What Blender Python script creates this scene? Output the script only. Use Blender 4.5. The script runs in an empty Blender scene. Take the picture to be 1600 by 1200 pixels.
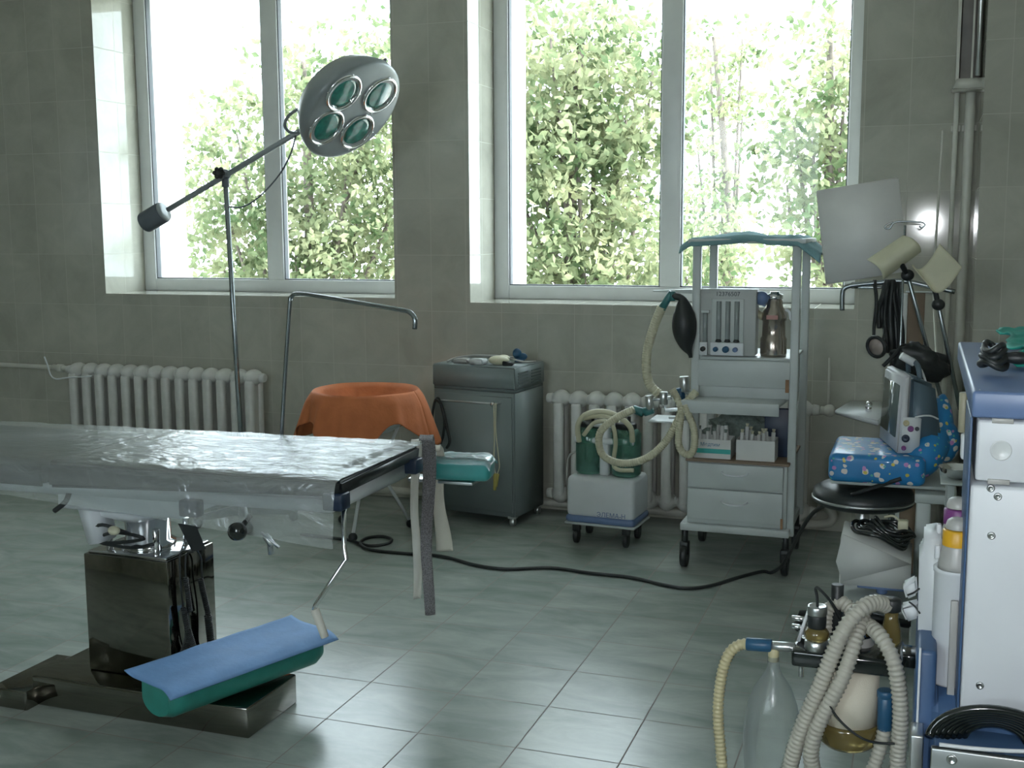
import bpy, bmesh, math, random
from mathutils import Vector, Matrix, noise
random.seed(7)
SC = bpy.context.scene
COL = SC.collection
# ------------------------------------------------------------------ camera
F = 1808.87
RX = Vector((0.9429528, 0.3328902, -0.0049134))
RD = Vector((0.03932006, -0.12600962, -0.99124947))
RF = Vector((-0.33059637, 0.93450826, -0.13191038))
EYE = Vector((0, 0, 1.4695))
cd = bpy.data.cameras.new('camera'); cam = bpy.data.objects.new('camera', cd); COL.objects.link(cam)
cd.sensor_width = 36; cd.lens = F / 1600 * 36; cd.clip_start = 0.05; cd.clip_end = 200
M = Matrix.Identity(4)
for i in range(3):
    M[i][0] = RX[i]; M[i][1] = -RD[i]; M[i][2] = -RF[i]; M[i][3] = EYE[i]
cam.matrix_world = M
SC.camera = cam
# ------------------------------------------------------------------ sky, sun, flash, exposure
SC.view_settings.view_transform = 'Standard'; SC.view_settings.look = 'None'
SC.view_settings.gamma = 1; SC.view_settings.use_curve_mapping = False
SC.view_settings.exposure = 1.8
SC.cycles.max_bounces = 10; SC.cycles.diffuse_bounces = 5; SC.cycles.transparent_max_bounces = 16
SC.cycles.sample_clamp_indirect = 6
SC.cycles.use_denoising = True
W = bpy.data.worlds.new('sky'); SC.world = W; W.use_nodes = True
bg = W.node_tree.nodes['Background']; bg.inputs[0].default_value = (0.80, 0.91, 1.0, 1); bg.inputs[1].default_value = 3.0
sd = bpy.data.lights.new('sun', 'SUN'); sd.energy = 3.2; sd.angle = 0.01; sd.color = (1, 0.95, 0.84)
sun = bpy.data.objects.new('sun', sd); COL.objects.link(sun)
az, el = math.radians(8), math.radians(48)
sun.rotation_euler = Vector((math.cos(az)*math.cos(el), math.sin(az)*math.cos(el), math.sin(el))).to_track_quat('Z', 'Y').to_euler()
fd = bpy.data.lights.new('camera_flash', 'AREA'); fd.shape = 'RECTANGLE'; fd.size = 0.05; fd.size_y = 0.03; fd.energy = 5.6; fd.color = (0.93, 0.97, 1.0)
fl = bpy.data.objects.new('camera_flash', fd); COL.objects.link(fl)
fl.location = EYE + RX*0.05 - RD*0.045 + RF*0.02; fl.rotation_euler = (-RF).to_track_quat('Z', 'Y').to_euler()

# ------------------------------------------------------------------ helpers
def ray(x, y): return RX*((x-800)/F) + RD*((y-600)/F) + RF
def at(x, y, Y):
    d = ray(x, y); return EYE + d*(Y/d.y)
def atz(x, y, z=0.0):
    d = ray(x, y); return EYE + d*((z-EYE.z)/d.z)
def atx(x, y, X):
    d = ray(x, y); return EYE + d*(X/d.x)
def V(*a): return Vector(a)

def N(nt, kind, **kw):
    n = nt.nodes.new(kind)
    for k, v in kw.items(): setattr(n, k, v)
    return n
def mat(name, col, rough=0.5, metal=0.0, var=0.08, scale=12.0, bump=0.0, bscale=60.0, spec=0.5, coat=0.0, alpha=1.0, trans=0.0, sss=0.0):
    m = bpy.data.materials.new(name); m.use_nodes = True
    nt = m.node_tree; b = nt.nodes['Principled BSDF']
    b.inputs['Roughness'].default_value = rough; b.inputs['Metallic'].default_value = metal
    b.inputs['Specular IOR Level'].default_value = spec
    b.inputs['Coat Weight'].default_value = coat
    b.inputs['Alpha'].default_value = alpha
    b.inputs['Transmission Weight'].default_value = trans
    tc = N(nt, 'ShaderNodeTexCoord')
    no = N(nt, 'ShaderNodeTexNoise'); no.inputs['Scale'].default_value = scale; no.inputs['Detail'].default_value = 4
    nt.links.new(tc.outputs['Object'], no.inputs['Vector'])
    rp = N(nt, 'ShaderNodeValToRGB')
    a = [max(0, c*(1-var)) for c in col]; c2 = [min(1, c*(1+var)) for c in col]
    rp.color_ramp.elements[0].color = (*a, 1); rp.color_ramp.elements[1].color = (*c2, 1)
    rp.color_ramp.elements[0].position = 0.3; rp.color_ramp.elements[1].position = 0.7
    nt.links.new(no.outputs['Fac'], rp.inputs[0]); nt.links.new(rp.outputs[0], b.inputs['Base Color'])
    if bump:
        n2 = N(nt, 'ShaderNodeTexNoise'); n2.inputs['Scale'].default_value = bscale; n2.inputs['Detail'].default_value = 3
        nt.links.new(tc.outputs['Object'], n2.inputs['Vector'])
        bp = N(nt, 'ShaderNodeBump'); bp.inputs['Strength'].default_value = bump; bp.inputs['Distance'].default_value = 0.01
        nt.links.new(n2.outputs['Fac'], bp.inputs['Height']); nt.links.new(bp.outputs[0], b.inputs['Normal'])
    return m

def tile_mat(name, c0, c1, grout, tw, th, ox, oz, rough, mortar=0.003, floor=False, bstr=0.5, streak=(1, 1, 1), nscale=3.0, spec=0.5):
    m = bpy.data.materials.new(name); m.use_nodes = True
    nt = m.node_tree; b = nt.nodes['Principled BSDF']; L = nt.links.new
    g = N(nt, 'ShaderNodeNewGeometry'); sp = N(nt, 'ShaderNodeSeparateXYZ'); L(g.outputs['Position'], sp.inputs[0])
    cb = N(nt, 'ShaderNodeCombineXYZ')
    if floor:
        L(sp.outputs['X'], cb.inputs[0]); L(sp.outputs['Y'], cb.inputs[1])
    else:
        sn = N(nt, 'ShaderNodeSeparateXYZ'); L(g.outputs['True Normal'], sn.inputs[0])
        def big(s):
            a = N(nt, 'ShaderNodeMath', operation='ABSOLUTE'); L(sn.outputs[s], a.inputs[0])
            c = N(nt, 'ShaderNodeMath', operation='GREATER_THAN'); L(a.outputs[0], c.inputs[0]); c.inputs[1].default_value = 0.6; return c
        mx = N(nt, 'ShaderNodeMix', data_type='FLOAT'); L(big('X').outputs[0], mx.inputs[0]); L(sp.outputs['X'], mx.inputs[2]); L(sp.outputs['Y'], mx.inputs[3])
        mz = N(nt, 'ShaderNodeMix', data_type='FLOAT'); L(big('Z').outputs[0], mz.inputs[0]); L(sp.outputs['Z'], mz.inputs[2]); L(sp.outputs['Y'], mz.inputs[3])
        L(mx.outputs[0], cb.inputs[0]); L(mz.outputs[0], cb.inputs[1])
    mp = N(nt, 'ShaderNodeVectorMath', operation='SUBTRACT'); L(cb.outputs[0], mp.inputs[0]); mp.inputs[1].default_value = (ox-10*tw, oz-30*th, 0)
    br = N(nt, 'ShaderNodeTexBrick'); br.offset = 0; br.squash = 1
    br.inputs['Scale'].default_value = 1; br.inputs['Brick Width'].default_value = tw; br.inputs['Row Height'].default_value = th
    br.inputs['Mortar Size'].default_value = mortar; br.inputs['Mortar Smooth'].default_value = 0.25
    br.inputs['Color1'].default_value = (0.42, 0.42, 0.42, 1); br.inputs['Color2'].default_value = (0.58, 0.58, 0.58, 1)
    L(mp.outputs[0], br.inputs['Vector'])
    sc = N(nt, 'ShaderNodeVectorMath', operation='MULTIPLY'); L(g.outputs['Position'], sc.inputs[0]); sc.inputs[1].default_value = streak
    no = N(nt, 'ShaderNodeTexNoise'); no.inputs['Scale'].default_value = nscale; no.inputs['Detail'].default_value = 7; no.inputs['Roughness'].default_value = 0.62; no.inputs['Distortion'].default_value = 0.6
    L(sc.outputs[0], no.inputs['Vector'])
    ad = N(nt, 'ShaderNodeMath', operation='ADD'); L(no.outputs['Fac'], ad.inputs[0]); L(br.outputs['Color'], ad.inputs[1])
    su = N(nt, 'ShaderNodeMath', operation='SUBTRACT'); L(ad.outputs[0], su.inputs[0]); su.inputs[1].default_value = 0.5
    rp = N(nt, 'ShaderNodeValToRGB'); rp.color_ramp.elements[0].color = (*c0, 1); rp.color_ramp.elements[1].color = (*c1, 1)
    rp.color_ramp.elements[0].position = 0.3; rp.color_ramp.elements[1].position = 0.7
    L(su.outputs[0], rp.inputs[0])
    mc = N(nt, 'ShaderNodeMix', data_type='RGBA'); L(br.outputs['Fac'], mc.inputs[0]); L(rp.outputs[0], mc.inputs[6]); mc.inputs[7].default_value = (*grout, 1)
    L(mc.outputs[2], b.inputs['Base Color'])
    mr = N(nt, 'ShaderNodeMapRange'); L(br.outputs['Fac'], mr.inputs[0]); mr.inputs[3].default_value = rough; mr.inputs[4].default_value = 0.75
    L(mr.outputs[0], b.inputs['Roughness'])
    b.inputs['Specular IOR Level'].default_value = spec
    iv = N(nt, 'ShaderNodeMath', operation='SUBTRACT'); iv.inputs[0].default_value = 1; L(br.outputs['Fac'], iv.inputs[1])
    bp = N(nt, 'ShaderNodeBump'); bp.inputs['Strength'].default_value = bstr; bp.inputs['Distance'].default_value = 0.004
    L(iv.outputs[0], bp.inputs['Height']); L(bp.outputs[0], b.inputs['Normal'])
    return m

def clear_mat(name, tint, amount, rough, gloss=0.5, white=0.0, bump=0.0, bscale=20.0, wcol=(0.9, 0.92, 0.95)):
    """thin clear film or glass: transparent, a share of gloss, a share of milky diffuse"""
    m = bpy.data.materials.new(name); m.use_nodes = True
    nt = m.node_tree; nt.nodes.clear(); L = nt.links.new
    out = N(nt, 'ShaderNodeOutputMaterial')
    t = N(nt, 'ShaderNodeBsdfTransparent'); t.inputs[0].default_value = (*tint, 1)
    gl = N(nt, 'ShaderNodeBsdfGlossy'); gl.inputs['Roughness'].default_value = rough; gl.inputs['Color'].default_value = (0.95, 0.97, 1, 1)
    lw = N(nt, 'ShaderNodeLayerWeight'); lw.inputs['Blend'].default_value = gloss
    d = N(nt, 'ShaderNodeBsdfDiffuse'); d.inputs[0].default_value = (*wcol, 1)
    m1 = N(nt, 'ShaderNodeMixShader'); m1.inputs[0].default_value = white; L(t.outputs[0], m1.inputs[1]); L(d.outputs[0], m1.inputs[2])
    mu = N(nt, 'ShaderNodeMath', operation='MULTIPLY'); L(lw.outputs['Fresnel'], mu.inputs[0]); mu.inputs[1].default_value = amount
    m2 = N(nt, 'ShaderNodeMixShader'); L(mu.outputs[0], m2.inputs[0]); L(m1.outputs[0], m2.inputs[1]); L(gl.outputs[0], m2.inputs[2])
    if bump:
        tc = N(nt, 'ShaderNodeTexCoord'); n2 = N(nt, 'ShaderNodeTexNoise'); n2.inputs['Scale'].default_value = bscale; n2.inputs['Detail'].default_value = 5; n2.inputs['Distortion'].default_value = 1.5
        mpg = N(nt, 'ShaderNodeMapping'); mpg.inputs['Scale'].default_value = (1, 2.2, 1); mpg.inputs['Rotation'].default_value = (0, 0, 0.5)
        L(tc.outputs['Object'], mpg.inputs[0]); L(mpg.outputs[0], n2.inputs['Vector'])
        bp = N(nt, 'ShaderNodeBump'); bp.inputs['Strength'].default_value = bump; bp.inputs['Distance'].default_value = 0.02
        L(n2.outputs['Fac'], bp.inputs['Height'])
        for q in (gl, d, lw): L(bp.outputs[0], q.inputs['Normal'])
    L(m2.outputs[0], out.inputs['Surface'])
    return m

class B:
    """collects shapes; .obj() links them as ONE mesh object"""
    def __init__(s): s.b = bmesh.new()
    def _add(s, verts, faces, smooth=False):
        vs = [s.b.verts.new(v) for v in verts]
        for f in faces:
            try:
                fc = s.b.faces.new([vs[i] for i in f]); fc.smooth = smooth
            except ValueError: pass
        return vs
    def box(s, lo, hi, bev=0.0, rot=None, piv=None, seg=2):
        t = bmesh.new(); bmesh.ops.create_cube(t, size=1)
        lo = Vector(lo); hi = Vector(hi); c = (lo+hi)/2; d = hi-lo
        for v in t.verts: v.co = Vector((v.co.x*d.x, v.co.y*d.y, v.co.z*d.z)) + c
        if bev: bmesh.ops.bevel(t, geom=list(t.edges), offset=min(bev, min(d)*0.45), segments=seg, affect='EDGES', profile=0.5)
        s._merge(t, rot, Vector(piv) if piv is not None else c, bev > 0); return s
    def _merge(s, t, rot=None, piv=Vector(), smooth=True):
        if rot is not None:
            R3 = rot.to_matrix() if hasattr(rot, 'to_matrix') else rot
            for v in t.verts: v.co = R3 @ (v.co-piv) + piv
        t.verts.index_update()
        s._add([v.co.copy() for v in t.verts], [[v.index for v in f.verts] for f in t.faces], smooth); t.free()
    def hexa(s, p, bev=0.0):
        """8 points: bottom 4 ccw, top 4 ccw"""
        t = bmesh.new(); vs = [t.verts.new(q) for q in p]
        for f in ((3, 2, 1, 0), (4, 5, 6, 7), (0, 1, 5, 4), (1, 2, 6, 5), (2, 3, 7, 6), (3, 0, 4, 7)): t.faces.new([vs[i] for i in f])
        if bev: bmesh.ops.bevel(t, geom=list(t.edges), offset=bev, segments=2, affect='EDGES')
        s._merge(t, smooth=bev > 0); return s
    def sweep(s, pts, radii, seg=10, closed=False, flat=1.0, cap=True):
        pts = [Vector(p) for p in pts]; n = len(pts)
        if not isinstance(radii, (list, tuple)): radii = [radii]*n
        up = None; rings = []
        for i, p in enumerate(pts):
            a = pts[i-1] if i > 0 else (pts[-1] if closed else p); c = pts[(i+1) % n] if (i < n-1 or closed) else p
            d = (c-a)
            if d.length < 1e-9: d = Vector((0, 0, 1))
            d.normalize()
            if up is None:
                up = Vector((0, 0, 1)) if abs(d.z) < 0.9 else Vector((1, 0, 0))
            u = up - d*up.dot(d)
            if u.length < 1e-6: u = d.orthogonal()
            u.normalize(); w = d.cross(u); up = u
            rings.append([p + (u*math.cos(t)*flat + w*math.sin(t))*radii[i] for t in [2*math.pi*k/seg for k in range(seg)]])
        vs = [v for r in rings for v in r]; fs = []
        for i in range(n if closed else n-1):
            j = (i+1) % n
            for k in range(seg):
                l = (k+1) % seg; fs.append([i*seg+k, i*seg+l, j*seg+l, j*seg+k])
        if cap and not closed:
            fs.append(list(range(seg))[::-1]); fs.append([(n-1)*seg+k for k in range(seg)])
        s._add(vs, fs, True); return s
    def tube(s, pts, r, seg=10, res=6, closed=False): return s.sweep(spline(pts, res, closed), r, seg, closed)
    def cyl(s, a, b, r, r2=None, seg=20):
        a = Vector(a); b = Vector(b); r2 = r if r2 is None else r2
        d = (b-a).normalized(); e = min((b-a).length*0.15, min(r, r2)*0.12)
        return s.sweep([a, a+d*1e-5, a+d*e, b-d*e, b-d*1e-5, b], [r*0.86, r-e, r, r2, r2-e, r2*0.86], seg)
    def lathe(s, prof, c, axis=(0, 0, 1), seg=28, cap=True):
        """prof: (radius, height along axis)"""
        c = Vector(c); ax = Vector(axis).normalized(); u = ax.orthogonal().normalized(); w = ax.cross(u)
        vs = []; fs = []
        for r, h in prof:
            for k in range(seg):
                t = 2*math.pi*k/seg; vs.append(c + ax*h + (u*math.cos(t)+w*math.sin(t))*r)
        for i in range(len(prof)-1):
            for k in range(seg):
                l = (k+1) % seg; fs.append([i*seg+k, i*seg+l, (i+1)*seg+l, (i+1)*seg+k])
        if cap and prof[0][0] > 1e-4: fs.append(list(range(seg))[::-1])
        if cap and prof[-1][0] > 1e-4: fs.append([(len(prof)-1)*seg+k for k in range(seg)])
        s._add(vs, fs, True); return s
    def ball(s, c, r, sc=(1, 1, 1), rot=None, u=20, v=12):
        t = bmesh.new(); bmesh.ops.create_uvsphere(t, u_segments=u, v_segments=v, radius=r)
        for x in t.verts: x.co = Vector((x.co.x*sc[0], x.co.y*sc[1], x.co.z*sc[2])) + Vector(c)
        s._merge(t, rot, Vector(c)); return s
    def grid(s, fn, nu, nv, th=0.0):
        """fn(u,v) -> point; a sheet, with thickness th when given"""
        P = [[Vector(fn(i/nu, j/nv)) for j in range(nv+1)] for i in range(nu+1)]
        idx = lambda i, j, k=0: k*(nu+1)*(nv+1) + i*(nv+1) + j
        vs = [P[i][j] for i in range(nu+1) for j in range(nv+1)]
        fs = [[idx(i, j), idx(i+1, j), idx(i+1, j+1), idx(i, j+1)] for i in range(nu) for j in range(nv)]
        if th:
            Nn = []
            for i in range(nu+1):
                for j in range(nv+1):
                    a = P[min(i+1, nu)][j]-P[max(i-1, 0)][j]; b = P[i][min(j+1, nv)]-P[i][max(j-1, 0)]
                    n = a.cross(b); n = n.normalized() if n.length > 1e-9 else Vector((0, 0, 1)); Nn.append(n)
            vs += [v - n*th for v, n in zip(vs[:], Nn)]
            fs += [[idx(i, j+1, 1), idx(i+1, j+1, 1), idx(i+1, j, 1), idx(i, j, 1)] for i in range(nu) for j in range(nv)]
            for i in range(nu):
                fs.append([idx(i, 0), idx(i, 0, 1), idx(i+1, 0, 1), idx(i+1, 0)]); fs.append([idx(i+1, nv), idx(i+1, nv, 1), idx(i, nv, 1), idx(i, nv)])
            for j in range(nv):
                fs.append([idx(0, j+1), idx(0, j+1, 1), idx(0, j, 1), idx(0, j)]); fs.append([idx(nu, j), idx(nu, j, 1), idx(nu, j+1, 1), idx(nu, j+1)])
        s._add(vs, fs, True); return s
    def obj(s, name, m, parent=None, origin=None):
        if not s.b.verts: s.b.verts.new((0, 0, 0))
        bmesh.ops.recalc_face_normals(s.b, faces=list(s.b.faces))
        if parent is not None: o0 = world_loc(parent)
        elif origin is not None: o0 = Vector(origin)
        else:
            xs = [v.co for v in s.b.verts]
            o0 = Vector(((min(v.x for v in xs)+max(v.x for v in xs))/2, (min(v.y for v in xs)+max(v.y for v in xs))/2, min(v.z for v in xs)))
        for v in s.b.verts: v.co -= o0
        me = bpy.data.meshes.new(name); s.b.to_mesh(me); s.b.free()
        me.materials.append(m)
        o = bpy.data.objects.new(name, me); COL.objects.link(o)
        if parent is not None: o.parent = parent
        else: o.location = o0
        return o
def world_loc(o):
    l = Vector()
    while o is not None: l += o.location; o = o.parent
    return l
def spline(pts, res=6, closed=False):
    pts = [Vector(p) for p in pts]; n = len(pts); out = []
    if n < 3: return pts
    for i in range(n if closed else n-1):
        if closed: p0, p1, p2, p3 = pts[i-1], pts[i], pts[(i+1) % n], pts[(i+2) % n]
        else: p0, p1, p2, p3 = pts[max(i-1, 0)], pts[i], pts[i+1], pts[min(i+2, n-1)]
        for k in range(res):
            t = k/res
            out.append(0.5*((2*p1)+(-p0+p2)*t+(2*p0-5*p1+4*p2-p3)*t*t+(-p0+3*p1-3*p2+p3)*t**3))
    if not closed: out.append(pts[-1])
    return out
def corru(pts, r, res=10, ring=0.006, amp=0.12):
    """corrugated hose path: points and radii alternating"""
    p = spline(pts, res); q = [p[0]]; acc = 0
    out = []; rad = []
    L = [0]
    for a, b in zip(p, p[1:]): L.append(L[-1]+(b-a).length)
    n = max(4, int(L[-1]/ring*4)); j = 0
    for i in range(n+1):
        s_ = L[-1]*i/n
        while j < len(L)-2 and L[j+1] < s_: j += 1
        t = (s_-L[j])/max(1e-9, L[j+1]-L[j]); out.append(p[j].lerp(p[j+1], t)); rad.append(r*(1+amp*(1.0, -.35, -1.0, -.35)[i % 4]))
    return out, rad
def tag(o, label=None, cat=None, group=None, kind=None):
    if label: o['label'] = label
    if cat: o['category'] = cat
    if group: o['group'] = group
    if kind: o['kind'] = kind
    return o
def thing(name, label, cat, loc=(0, 0, 0), group=None):
    o = bpy.data.objects.new(name, None); o.empty_display_size = 0.1; COL.objects.link(o); o.location = loc
    return tag(o, label, cat, group)
def struct(name, b, m): return tag(b.obj(name, m, origin=(0, 0, 0)), kind='structure')
def copy_tree(o, parent=None):
    c = o.copy(); COL.objects.link(c); c.parent = parent
    for ch in list(o.children): copy_tree(ch, c)
    return c
def lettering(name, text, m, parent, origin, size, xdir, ydir, depth=0.0006):
    cu = bpy.data.curves.new(name, 'FONT'); cu.body = text; cu.size = size; cu.extrude = depth; cu.align_x = 'CENTER'; cu.align_y = 'CENTER'
    t = bpy.data.objects.new(name, cu); COL.objects.link(t)
    dg = bpy.context.evaluated_depsgraph_get(); me = bpy.data.meshes.new_from_object(t.evaluated_get(dg))
    bpy.data.objects.remove(t); bpy.data.curves.remove(cu)
    x = Vector(xdir).normalized(); y = Vector(ydir).normalized(); z = x.cross(y)
    o0 = world_loc(parent)
    for v in me.vertices: v.co = Vector(origin) + x*v.co.x + y*v.co.y + z*v.co.z - o0
    me.materials.clear(); me.materials.append(m)
    o = bpy.data.objects.new(name, me); COL.objects.link(o); o.parent = parent
    return o

# ------------------------------------------------------------------ materials
m_wall = tile_mat('wall_tile', (0.37, 0.37, 0.315), (0.48, 0.477, 0.41), (0.465, 0.465, 0.40), 0.2, 0.3, 0.117, 0.138, 0.075, mortar=0.002, bstr=0.25, nscale=4)
m_floor = tile_mat('floor_tile', (0.23, 0.275, 0.25), (0.38, 0.415, 0.385), (0.22, 0.20, 0.185), 0.305, 0.305, -1.95993, 2.66468, 0.25, mortar=0.0024, floor=True, bstr=0.25, streak=(1, 2.4, 1), nscale=3.2, spec=0.30)
m_ceil = mat('ceiling_plaster', (0.86, 0.86, 0.84), 0.9)
m_stucco = mat('facade_stucco', (0.86, 0.86, 0.84), 0.95, bump=0.2)
m_frame = mat('window_frame', (0.66, 0.68, 0.68), 0.35, var=0.03)
m_gasket = mat('window_gasket', (0.10, 0.11, 0.12), 0.6)
m_glass = clear_mat('window_glass', (0.97, 0.99, 0.98), 0.2, 0.0, gloss=0.35)
m_rad = mat('radiator_enamel', (0.62, 0.62, 0.59), 0.4, var=0.06, scale=20)
m_pipe = mat('pipe_enamel', (0.56, 0.56, 0.50), 0.35, var=0.08)
m_rust = mat('rust', (0.30, 0.17, 0.09), 0.8, var=0.4)
m_chrome = mat('chrome', (0.78, 0.79, 0.80), 0.10, 1.0, var=0.02)
m_steel = mat('polished_steel', (0.24, 0.23, 0.20), 0.06, 1.0, var=0.04, scale=3)
m_brush = mat('brushed_steel', (0.55, 0.57, 0.57), 0.3, 1.0, var=0.05)
m_tubes = mat('grey_tube', (0.30, 0.34, 0.35), 0.25, 0.9, var=0.05)
m_lampgrey = mat('lamp_grey', (0.25, 0.28, 0.285), 0.32, 0.1, var=0.05)
m_lampdark = mat('lamp_dark', (0.11, 0.13, 0.15), 0.35)
m_lens = mat('lens_green', (0.02, 0.17, 0.14), 0.08, 0.0, var=0.35, scale=30, coat=1.0)
m_white = mat('white_enamel', (0.66, 0.69, 0.69), 0.32, var=0.03)
m_wpanel = mat('white_panel', (0.68, 0.71, 0.74), 0.36, var=0.02)
m_wplastic = mat('white_plastic', (0.66, 0.69, 0.71), 0.4, var=0.03)
m_black = mat('black_rubber', (0.018, 0.022, 0.022), 0.45)
m_blackg = mat('black_gloss', (0.010, 0.014, 0.013), 0.14, coat=0.5)
m_vinyl = mat('dark_vinyl', (0.022, 0.028, 0.028), 0.38, bump=0.06)
m_navy = mat('navy_clamp', (0.02, 0.035, 0.07), 0.4)
m_film = clear_mat('plastic_film', (0.86, 0.90, 0.90), 0.85, 0.20, gloss=0.5, white=0.32, bump=0.5, bscale=10, wcol=(0.60, 0.64, 0.63))
m_teal = mat('teal_vinyl', (0.05, 0.30, 0.29), 0.3, var=0.08, coat=0.3)
m_tealgreen = mat('green_vinyl', (0.03, 0.24, 0.20), 0.4, var=0.12)
m_bluecloth = mat('blue_nonwoven', (0.17, 0.33, 0.60), 0.7, var=0.08, bump=0.1)
m_cloth_w = mat('white_cotton', (0.62, 0.61, 0.55), 0.9, var=0.05, bump=0.2, bscale=300)
m_cloth_b = mat('beige_cotton', (0.60, 0.58, 0.50), 0.9, var=0.05, bump=0.2, bscale=300)
m_knit = mat('grey_knit', (0.25, 0.24, 0.25), 0.95, var=0.45, scale=260, bump=0.8, bscale=320)
m_orange = mat('orange_cloth', (0.50, 0.155, 0.055), 0.85, var=0.10, bump=0.15)
m_cab = mat('cabinet_grey', (0.205, 0.245, 0.245), 0.42, var=0.05, scale=5)
m_cabd = mat('cabinet_vent', (0.13, 0.16, 0.16), 0.5)
m_cream = mat('cream_plastic', (0.60, 0.58, 0.42), 0.5, var=0.06)
m_hose = mat('cream_hose', (0.52, 0.50, 0.36), 0.45, var=0.08)
m_ghose = mat('grey_hose', (0.42, 0.41, 0.35), 0.4, var=0.06)
m_yhose = mat('yellowed_hose', (0.50, 0.45, 0.27), 0.4, var=0.08)
m_jar = clear_mat('green_jar', (0.50, 0.72, 0.64), 0.7, 0.08, gloss=0.35, white=0.22, wcol=(0.22, 0.46, 0.37))
m_blue = mat('blue_plastic', (0.04, 0.13, 0.30), 0.35)
m_bluep = mat('blue_paint', (0.135, 0.205, 0.37), 0.35, var=0.04)
m_bluedark = mat('dark_blue_paint', (0.055, 0.11, 0.22), 0.4, var=0.04)
m_midblue = mat('connector_blue', (0.018, 0.085, 0.17), 0.4)
m_greenv = mat('dark_teal_elbow', (0.03, 0.14, 0.14), 0.35)
m_anes = mat('trolley_enamel', (0.46, 0.50, 0.49), 0.4, var=0.06, scale=7)
m_anesp = mat('trolley_panel', (0.40, 0.42, 0.41), 0.45, var=0.04)
m_bottle = mat('vaporizer_metal', (0.42, 0.37, 0.32), 0.22, 0.9, var=0.12)
m_flow = mat('flow_tube', (0.24, 0.27, 0.27), 0.15, var=0.1)
m_tealtowel = mat('teal_towel', (0.17, 0.31, 0.33), 0.95, var=0.12, bump=0.5, bscale=120)
m_paper = mat('white_card', (0.62, 0.63, 0.61), 0.7, var=0.03)
m_label_teal = mat('teal_print', (0.04, 0.36, 0.33), 0.6)
m_label_blue = mat('blue_print', (0.10, 0.22, 0.34), 0.6)
m_ink = mat('ink', (0.05, 0.06, 0.07), 0.6)
m_board = mat('white_board', (0.74, 0.74, 0.72), 0.5, var=0.03)
m_brown = mat('brown_panel', (0.22, 0.16, 0.11), 0.6, var=0.1)
m_mon = mat('monitor_case', (0.085, 0.13, 0.165), 0.4, var=0.05)
m_monw = mat('monitor_bezel', (0.56, 0.57, 0.60), 0.4, var=0.03)
m_screen = mat('monitor_screen', (0.10, 0.13, 0.13), 0.1, coat=0.5)
m_cart = mat('cart_enamel', (0.36, 0.40, 0.38), 0.4, var=0.06)
m_skin = mat('mask_rubber', (0.36, 0.30, 0.27), 0.5)
m_lime = mat('soda_lime', (0.70, 0.65, 0.53), 0.8, var=0.04, bump=0.15, bscale=500)
m_amber = mat('amber_plastic', (0.22, 0.17, 0.06), 0.15, trans=0.45, var=0.15)
m_bagf = clear_mat('translucent_bag', (0.80, 0.84, 0.82), 0.5, 0.25, gloss=0.4, white=0.24, wcol=(0.50, 0.54, 0.52))
m_purple = mat('purple_band', (0.19, 0.05, 0.20), 0.4)
m_yellow = mat('yellow_band', (0.70, 0.38, 0.02), 0.4)
m_vgrey = mat('vaporizer_grey', (0.40, 0.40, 0.38), 0.35)
m_tan = mat('tan_plastic', (0.33, 0.31, 0.22), 0.45)
m_teacloth = mat('bright_teal_cloth', (0.01, 0.30, 0.24), 0.7, var=0.2, scale=25)
m_bark = mat('bark', (0.12, 0.10, 0.085), 0.9, var=0.25)
m_ground = mat('pale_ground', (0.40, 0.40, 0.34), 0.95, var=0.15, scale=0.6)
m_gauze = mat('grey_gauze', (0.16, 0.20, 0.18), 0.9, var=0.3, scale=60)
m_yplug = mat('yellow_plug', (0.42, 0.36, 0.10), 0.5)
m_lampamber = mat('tube_lamp_body', (0.10, 0.085, 0.07), 0.4, var=0.3, scale=6)

def pattern_mat():
    m = mat('blue_patterned_cloth', (0.010, 0.18, 0.43), 0.45, var=0.12, coat=0.25)
    nt = m.node_tree; L = nt.links.new; b = nt.nodes['Principled BSDF']
    base = b.inputs['Base Color'].links[0].from_socket
    tc = N(nt, 'ShaderNodeTexCoord')
    prev = base
    for scale, thr, col, off in ((27, 0.33, (0.62, 0.60, 0.56), 0.0), (29, 0.22, (0.55, 0.48, 0.08), 3.1), (26, 0.24, (0.45, 0.22, 0.48), 7.7), (30, 0.17, (0.08, 0.42, 0.33), 11.3)):
        mp = N(nt, 'ShaderNodeMapping'); mp.inputs['Location'].default_value = (off, off*0.7, off*1.3); mp.inputs['Rotation'].default_value = (0.2, 0.3, off); L(tc.outputs['Object'], mp.inputs[0])
        vo = N(nt, 'ShaderNodeTexVoronoi'); vo.inputs['Scale'].default_value = scale; L(mp.outputs[0], vo.inputs['Vector'])
        no = N(nt, 'ShaderNodeTexNoise'); no.inputs['Scale'].default_value = 70; L(mp.outputs[0], no.inputs['Vector'])
        ad = N(nt, 'ShaderNodeMath', operation='MULTIPLY_ADD'); L(no.outputs['Fac'], ad.inputs[0]); ad.inputs[1].default_value = 0.25; L(vo.outputs['Distance'], ad.inputs[2])
        lt = N(nt, 'ShaderNodeMath', operation='LESS_THAN'); L(ad.outputs[0], lt.inputs[0]); lt.inputs[1].default_value = thr+0.08
        mx = N(nt, 'ShaderNodeMix', data_type='RGBA'); L(lt.outputs[0], mx.inputs[0]); L(prev, mx.inputs[6]); mx.inputs[7].default_value = (*col, 1); prev = mx.outputs[2]
    L(prev, b.inputs['Base Color'])
    return m
m_pat = pattern_mat()
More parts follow.
